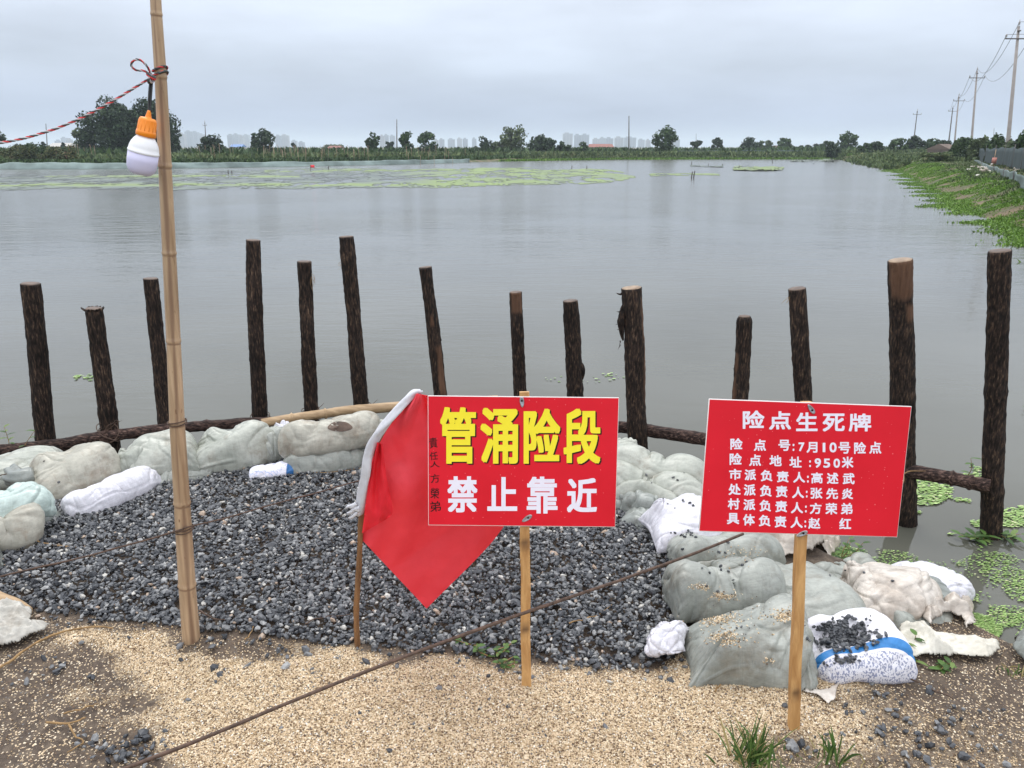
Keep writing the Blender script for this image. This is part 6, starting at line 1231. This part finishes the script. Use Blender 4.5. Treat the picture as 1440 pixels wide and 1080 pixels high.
algae('algae_mat', 'broad yellow green floating algae mat in the middle distance of the pond', -62, 14, 40, 100, ipf([-200, 0, 400, 700, 850, 890, 900], [267, 267, 265, 263, 257, 251, 240]), ipf([-200, 0, 250, 430, 700, 850, 890, 900], [249, 247, 243, 236.5, 237, 239, 246, 262]), tf, 51)
algae('algae_mat', 'small floating algae patch right of the broad mat', 8, 22, 55, 80, ipf([905, 915, 1010, 1016], [240, 249, 247.5, 240]), ipf([905, 915, 1010, 1016], [250, 243.5, 245, 250]), lambda px, py, X, Y: 0.75+(fbm(X, Y, s=3)-0.5)*0.6, 53)
algae('green_islet', 'thin green grassy islet with small sticks near the far bank', 20, 40, 66, 95, ipf([1027, 1032, 1100, 1106], [236, 239.4, 239.4, 236]), ipf([1027, 1032, 1100, 1106], [240, 236, 236, 240]), lambda px, py, X, Y: 0.7+(fbm(X, Y, s=3)-0.5)*0.5, 54, relief=0.18)
algae('green_islet', 'faint thin islet further back at right near the far bank', 34, 70, 100, 150, ipf([1108, 1112, 1172, 1176], [226, 227.8, 227.8, 226]), ipf([1108, 1112, 1172, 1176], [229, 226.4, 226.6, 229]), lambda px, py, X, Y: 0.35+(fbm(X, Y, s=3)-0.5)*0.5, 55, relief=0.2)
algae('green_islet', 'thin dark islet behind the stick pair in the pond', 14, 32, 80, 105, ipf([966, 972, 1016, 1020], [231, 234, 234, 231]), ipf([966, 972, 1016, 1020], [235, 232, 232, 235]), lambda px, py, X, Y: 0.2+(fbm(X, Y, s=3)-0.5)*0.5, 56, relief=0.1)
def stick(px, py, hpx, r, label, lean=0.0, z=WZ):
    a_ = P(px, py, z); s_ = scale_at(a_); mb = MB(); tube(mb, spline([a_-[0, 0, 0.3], a_+[lean*hpx/s_*0.5, 0, hpx/s_*0.5], a_+[lean*hpx/s_, 0, hpx/s_]], 5), [r, r, r*0.9, r*0.85, r*0.7], 6)
    return tag(mb.build('water_stick', M['darkpole']), label, 'stick', 'sticks standing in the pond')
for a, b, h_, l_ in ((972, 250.5, 9, 'left stick of the close pair in front of the small algae patch'), (975, 250.5, 10, 'right stick of the close pair in front of the small algae patch'), (1039, 238, 5, 'left stick on the thin green islet'), (1095, 238, 3, 'right stick on the thin green islet'), (1086, 229, 8, 'lone stick between the islets and the far bank'), (972, 232, 5, 'left end stick of the thin dark islet'), (996, 233, 3, 'middle stick of the thin dark islet'), (1016, 233, 3, 'right end stick of the thin dark islet'), (804, 238, 5, 'left stick at the back of the broad algae mat'), (825, 238, 5, 'right stick at the back of the broad algae mat'), (462, 238, 5, 'stick right of the small red flag'), (321, 245, 6, 'left twig in the pond right of the bamboo pole'), (326, 245, 5, 'right twig in the pond right of the bamboo pole')):
    stick(a, b, h_, 0.045, l_, 0.15 if h_ > 8 else 0.05)
mf = empty('marker_flag', tuple(P(437, 241, WZ)), 'small red marker flag standing in the floating algae', 'flag'); a_ = P(437, 241, WZ); s_ = scale_at(a_); mb = MB(); tube(mb, [a_-[0, 0, .2], a_+[0, 0, 9/s_]], 0.025, 6); mb.build('flag_staff', M['darkpole'], mf)
mb = MB(); box(mb, a_+np.array([3.0/s_, 0, 6.8/s_]), (5.5/s_, 0.02, 3.6/s_)); mb.build('flag_cloth', M['flag'], mf)

# nets along the left far bank
M['net_pale'] = simple('pale_teal_netting', (0.15, 0.195, 0.185), 0.9, 0.35, 0.6)
M['net_dark'] = simple('dark_blue_green_netting', (0.035, 0.055, 0.058), 0.9, 0.35, 1.2, stretch=(1, 1, 0.1))
def net(name, label, pts, h0, mat, seed, wav=0.12, n=160, group=None, posts=10, lean=0.5):
    """pts: picture x, y at the foot, foot height z; h0 height"""
    base = spline([P(a, b, z) for a, b, z in pts], n); u = np.linspace(0, 1, n); root = empty(name, tuple(base[0]), label, 'net fence', group)
    rows = 6; V = []
    for i in range(n):
        hh = h0*(1+(float(fbm(u[i]*22, 0, s=seed, o=3))-0.5)*wav*4)
        for j in range(rows): t = j/(rows-1); V.append(base[i]+np.array([0, lean*t*h0+(float(vn(u[i]*40, t*2, 0, seed))-0.5)*wav*2, hh*t-0.05*(1-t)]))
    f = [(i*rows+j, (i+1)*rows+j, (i+1)*rows+j+1, i*rows+j+1) for i in range(n-1) for j in range(rows-1)]; mb = MB(); mb.add(V, f); o = mb.build('netting', M[mat], root); sm = o.modifiers.new('thickness', 'SOLIDIFY'); sm.thickness = 0.02
    if posts:
        for k in range(posts):
            i = int((k+0.5)/posts*(n-1)); b_ = base[i]; mb = MB(); tube(mb, [b_-[0, 0, 0.3], b_+[0, 0.05, h0*1.18]], 0.03, 6); mb.build('net_stake', M['darkpole'], root)
    return root
net('silt_net', 'long pale teal net lying along the left far bank by the water', [(-140, 238.6, WZ), (0, 238.0, WZ), (130, 237.6, WZ), (260, 236.4, WZ), (420, 233.8, WZ), (560, 231.2, WZ), (660, 228.6, WZ)], 0.56, 'net_pale', 3, 0.14, posts=0, lean=1.6)
net('silt_net', 'second pale net strip behind the left bushes and lamp', [(-60, 228.5, 0.05), (60, 228, 0.05), (180, 227.5, 0.05), (300, 227, 0.05)], 0.30, 'net_pale', 5, 0.08, posts=0)
net('silt_net', 'pale net strip above the bank between the thin mast and the middle clump', [(556, 222, 0.05), (620, 221.5, 0.05), (682, 221, 0.05)], 0.35, 'net_pale', 6, 0.08, posts=0)
net('silt_net', 'grey net fence along the right part of the far bank', [(930, 219, 0.05), (1040, 218.5, 0.05), (1160, 218, 0.05), (1290, 218, 0.05)], 1.0, 'net_dark', 8, 0.1, posts=14)
net('silt_net', 'pale teal net curving down the right bank to the frame edge', [(1338, 224, 0.1), (1366, 229, 0.22), (1392, 243, 0.30), (1415, 252, 0.32), (1440, 266, 0.35), (1500, 300, 0.35)], 0.42, 'net_pale', 9, 0.08, posts=8, lean=0.1)
net('net_fence', 'tall dark blue green net fence on the right bank in front of bushes', [(1352, 222.5, 0.25), (1380, 230, 0.3), (1410, 236, 0.35), (1440, 243, 0.35), (1520, 262, 0.35)], 1.38, 'net_dark', 10, 0.05, posts=9, lean=0.05)
# bean stakes behind the left bank, each one countable
g_ = np.random.default_rng(8); proto = None
mb = MB(); tube(mb, [(0, 0, -0.3), (0, 0, 2.0)], 0.022, 5); proto = mb.build('bean_stake', M['cut_pale'], origin=(0, 0, 0))
xs = np.sort(np.concatenate([g_.uniform(355, 520, 44), g_.uniform(250, 355, 10), g_.uniform(565, 665, 18), g_.uniform(95, 170, 7)]))
for i, x_ in enumerate(xs):
    Yd = yfar(0)*0+g_.uniform(100, 135); b_ = Q(x_, 222, Yd); b_[2] = ground_z(b_[0], b_[1]); o = proto if i == 0 else proto.copy()
    if i: ROOT.objects.link(o)
    o.location = b_; o.rotation_euler = (g_.normal(0, .04), g_.normal(0, .04), 0); o.scale = (1, 1, g_.uniform(0.7, 1.1)); tag(o, 'thin pale upright bean stake among the crops behind the left far bank', 'stake', 'bean stakes behind the left far bank')

# utility poles and wires
def upole(px, ytop, ybase, top_px, Hm, label, mat='concrete', arm=True, two=False, name='utility_pole', group='utility poles', arm_w=1.1):
    Y = Hm*F/(ybase-ytop)*0.955; b_ = Q(px, ybase, Y); t_ = Q(top_px, ytop, Y); gz = float(ground_z(b_[0], b_[1])); b_[2] = gz; root = empty(name, tuple(b_), label, 'utility pole', group)
    mb = MB(); tube(mb, [b_-[0, 0, 0.3], b_, t_], [0.19, 0.18, 0.10], 14); mb.build('shaft', M[mat], root); ax_ = (t_-b_)/np.linalg.norm(t_-b_); ins = []
    if arm:
        a_ = t_-ax_*0.9; mb = MB(); box(mb, a_+np.array([0, -0.14, 0]), (arm_w*2, 0.08, 0.09)); mb.build('crossarm', M['darkpole'], root)
        for sx in (-1, 1):
            p = a_+np.array([sx*arm_w*0.95, -0.14, 0.045]); mb = MB(); lathe(mb, p, (0, 0, 1.0), [(0, 0.03), (0.10, 0.03), (0.11, 0.085), (0.17, 0.07), (0.19, 0.085), (0.26, 0.05), (0.30, 0.03)], 10); mb.build('insulator', M['insulator'], root); ins.append(p+[0, 0, 0.27])
        mb = MB(); lathe(mb, t_-ax_*0.02, (0, 0, 1.0), [(0, 0.10), (0.05, 0.12), (0.10, 0.04), (0.2, 0.03), (0.22, 0.085), (0.30, 0.07), (0.34, 0.085), (0.42, 0.04), (0.6, 0.02)], 10); mb.build('top_insulator', M['insulator'], root); ins.insert(1, t_+np.array([0, 0, 0.38]))
        mb = MB(); tube(mb, [t_-ax_*0.35-np.array([0, 0.12, 0]), t_-ax_*0.25+np.array([0, -0.13, 0])], 0.13, 10); mb.build('clamp_band', M['darkpole'], root)
    return ins
u1 = upole(1421, 38, 196, 1432.5, 10.5, 'nearest concrete utility pole, tallest, at the right frame edge')
u2 = upole(1369, 100, 194, 1374, 10.5, 'second concrete utility pole, right of the leaning pair')
u3 = upole(1343, 135, 203, 1348.5, 10.5, 'third concrete utility pole, thin, close beside a leaning one', )
u4 = upole(1334, 151, 205, 1340, 10.5, 'fourth leaning utility pole left of the thin third one', 'darkpole')
upole(1286, 156, 194, 1290, 8, 'dark leaning pole with a low crossarm above the right bank trees', 'darkpole', True)
upole(884.5, 163, 212, 884.5, 9, 'tall dark utility pole left of the lone green tree', 'darkpole', False)
upole(558, 168, 212, 558, 9, 'thin mast between the small trees', 'darkpole', False)
upole(290, 172, 210, 288, 9, 'thin leaning pole behind the first dark tree right of the bamboo pole', 'darkpole', True, arm_w=0.6)
upole(66, 174, 208, 64.5, 9, 'thin pole above the left bushes', 'darkpole', False)
upole(1398, 180, 200, 1398, 9, 'small far pole just left of the nearest concrete pole', 'darkpole', False)
upole(979, 188, 206, 979, 9, 'tiny pale pole far behind the flat topped tree', 'darkpole', False)
def span(a_, b_, sag, label, r=0.018):
    t = np.linspace(0, 1, 40)[:, None]; p = a_*(1-t)+b_*t; p[:, 2] -= (4*t*(1-t))[:, 0]*sag; mb = MB(); tube(mb, p, r, 5); tag(mb.build('overhead_wire', M['wire']), label, 'wire', 'overhead power wires')
nxt = [p+np.array([16, -42, 0.3]) for p in u1]
for k, nm in enumerate(('left', 'top', 'right')):
    span(nxt[k], u1[k], 1.3, f'{nm} overhead wire leaving the frame from the nearest concrete pole'); span(u1[k], u2[k], 1.9, f'{nm} overhead wire sagging between the two nearest concrete poles', 0.02)
    span(u2[k], u3[k], 1.6, f'{nm} overhead wire between the second and third concrete poles', 0.022); span(u3[k], u4[k], 1.0, f'{nm} overhead wire between the third and fourth poles', 0.024)

# far apartment towers, sheds
M['tower'] = simple('tower_wall', (0.22, 0.25, 0.30), 0.9, 0.05, 0.05); M['tower_b'] = simple('warm_tower_wall', (0.27, 0.27, 0.29), 0.9, 0.05, 0.05); M['tglass'] = simple('dark_window_strip', (0.12, 0.14, 0.17), 0.5, 0.1, 0.2)
M['redroof'] = simple('red_roof_tiles', (0.24, 0.095, 0.075), 0.8, 0.2, 1); M['brownroof'] = simple('brown_roof', (0.11, 0.075, 0.055), 0.8, 0.2, 1); M['blueroof'] = simple('blue_sheet_roof', (0.10, 0.20, 0.42), 0.6, 0.1, 1); M['plaster'] = simple('pale_plaster', (0.45, 0.43, 0.40), 0.9, 0.1, 1)
tw = [(252, 262, 187), (263, 272, 184), (273, 281, 185), (281, 289, 188), (322, 330, 189), (330, 337, 188), (337, 344, 190), (344, 352, 189), (389, 396, 190), (397, 407, 189.5), (411, 418, 197), (421, 428, 199), (535, 541, 190), (541, 547, 189), (549, 556, 190), (611, 617, 196), (618, 625, 195), (630, 640, 195), (643, 650, 194), (651, 658, 194.5), (664, 670, 194), (791, 805, 187), (807, 817, 189), (817, 828, 188.5), (833, 843, 194.5), (843, 851, 193), (851, 862, 193.5), (864, 876, 192.5), (877, 894, 192.5), (897, 906, 195.5), (908, 914, 196), (80, 87, 197), (89, 95, 193), (96, 102, 195), (944, 955, 195)]
for i, (a, b, t_) in enumerate(tw):
    Y = 2300+(i*137 % 500); c0 = Q((a+b)/2, 206, Y); s_ = scale_at(c0); wd = (b-a)/s_*0.98; tp = Q(a, t_, Y)[2]; gz = float(ground_z(c0[0], c0[1])); hh = tp-gz
    root = empty('apartment_tower', (c0[0], c0[1], gz), 'pale hazy apartment tower standing in the distant skyline', 'building', 'apartment towers on the horizon')
    mb = MB(); box(mb, (c0[0], c0[1], gz+hh/2-1), (wd, 18, hh-2)); box(mb, (c0[0]-wd*0.1, c0[1], gz+hh-0.5), (wd*0.45, 9, 4.0)); mb.build('wall', M['tower' if i % 3 else 'tower_b'], root, smooth=False)
    for k in range(3):
        mb = MB(); nfl = max(3, int(hh/3.2))
        for j in range(nfl-1): box(mb, (c0[0]+wd*(k-1)*0.31, c0[1]-9.05, gz+3+j*3.1), (wd*0.17, 0.3, 1.7))
        mb.build('window_column', M['tglass'], root, smooth=False)
def shed(x0, x1, yt, yb, Y, rm, label, name='shed', cat='building'):
    c0 = Q((x0+x1)/2, yb, Y); s_ = scale_at(c0); wd = (x1-x0)/s_; gz = float(ground_z(c0[0], c0[1])); tp = Q(x0, yt, Y)[2]; hh = max(tp-gz, 2.0); root = empty(name, (c0[0], c0[1], gz), label, cat, None); x, y = c0[0], c0[1]; dp = 7
    mb = MB(); box(mb, (x, y, gz+hh*0.3), (wd*0.95, dp, hh*0.62)); mb.build('wall', M['mudwall' if rm == 'brownroof' else 'plaster'], root, smooth=False)
    mb = MB(); r = [(x-wd/2, y-dp*0.6, gz+hh*0.55), (x+wd/2, y-dp*0.6, gz+hh*0.55), (x+wd*0.46, y, gz+hh), (x-wd*0.46, y, gz+hh), (x-wd/2, y+dp*0.6, gz+hh*0.55), (x+wd/2, y+dp*0.6, gz+hh*0.55)]
    mb.add(r, [(0, 1, 2, 3), (3, 2, 5, 4), (0, 3, 4), (1, 5, 2), (0, 4, 5, 1)]); mb.build('roof', M[rm], root, smooth=False)
    mb = MB(); box(mb, (x-wd*0.2, y-dp/2-0.02, gz+hh*0.25), (wd*0.08, 0.1, hh*0.42)); mb.build('door', M['tglass'], root, smooth=False)
    for k in (0.0, 0.25): mb = MB(); box(mb, (x+wd*k, y-dp/2-0.02, gz+hh*0.32), (wd*0.08, 0.1, hh*0.2)); mb.build('window', M['tglass'], root, smooth=False)
M['mudwall'] = simple('dark_mud_wall', (0.10, 0.075, 0.06), 0.9, 0.2, 1)
shed(827, 862, 202.5, 209, 330, 'redroof', 'long low building with a red roof left of the tall dark utility pole')
shed(463, 481, 205, 210, 330, 'redroof', 'low building with a red roof behind the bean stakes')
shed(1086, 1106, 205.5, 210, 280, 'brownroof', 'low building with a brown roof below the small bright round tree')
shed(326, 344, 203, 209, 420, 'blueroof', 'small blue roofed shed between the two dark trees')
shed(74, 104, 201, 208, 330, 'plaster', 'pale pinkish building behind the left bushes')
shed(106, 134, 205, 212, 240, 'plaster', 'white walled building behind the airy pale tree')
M['mudwall'] = simple('dark_mud_wall', (0.10, 0.075, 0.06), 0.9, 0.2, 1)
shed(1318, 1334, 205.5, 213, 140, 'brownroof', 'dark brown thatched shed on the right bank behind the leaning poles')

# litter on the right bank
def rubble(cx, cy, sx, sy, n, s0, s1, z, mat, label, seed):
    g_ = np.random.default_rng(seed); c_ = np.array([P(g_.normal(cx, sx/2), g_.normal(cy, sy/2), z) for _ in range(n)]); c_[:, 2] = np.maximum(ground_z(c_[:, 0], c_[:, 1]), WZ)+s0*0.5
    V, T_, tn = stones(c_, g_.uniform(s0, s1, n)); tag(fast_mesh('rubble', V, T_, tn, mat), label, 'rubble', kind='stuff')
M['rub'] = tonemat('pale_rubble', [(0.0, (0.35, 0.30, 0.25)), (0.4, (0.5, 0.45, 0.38)), (0.8, (0.70, 0.66, 0.60))], 0.8)
rubble(1380, 243, 14, 5, 60, 0.06, 0.22, 0.2, M['rub'], 'pale rubble and litter on the slope of the right bank', 3)
rubble(1436, 241, 12, 3, 40, 0.06, 0.18, 0.3, M['rub'], 'pale stones between the nets at the right frame edge', 4)
ms = empty('marker_board', tuple(P(1395, 241, 0.2)), 'small pinkish board on a thin stake on the right bank', 'sign'); a_ = P(1395, 241, 0.2); a_[2] = ground_z(a_[0], a_[1]); s_ = scale_at(a_); mb = MB(); tube(mb, [a_-[0, 0, .2], a_+[0.02, 0, 24/s_]], 0.02, 6); mb.build('stake', M['peeled'], ms)
mb = MB(); box(mb, a_+np.array([0, -0.04, 9/s_]), (6.5/s_, 0.03, 8/s_)); mb.build('panel', simple('pink_board', (0.55, 0.24, 0.20), 0.7), ms)

# haze
mh = bpy.data.materials.new('haze_air'); mh.use_nodes = True; t = mh.node_tree; t.nodes.clear(); o_ = t.nodes.new('ShaderNodeOutputMaterial'); v_ = t.nodes.new('ShaderNodeVolumePrincipled')
v_.inputs['Color'].default_value = (0.80, 0.90, 1.0, 1); v_.inputs['Density'].default_value = 0.00030; v_.inputs['Anisotropy'].default_value = 0.0; t.links.new(v_.outputs[0], o_.inputs['Volume'])
mb = MB(); box(mb, (0, 3900, 34.0), (9000, 8000, 72.0)); hz = mb.build('haze', mh, origin=(0, 3900, 0)); hz['kind'] = 'stuff'; hz['label'] = 'pale blue haze over the fields'; hz.display_type = 'WIRE'
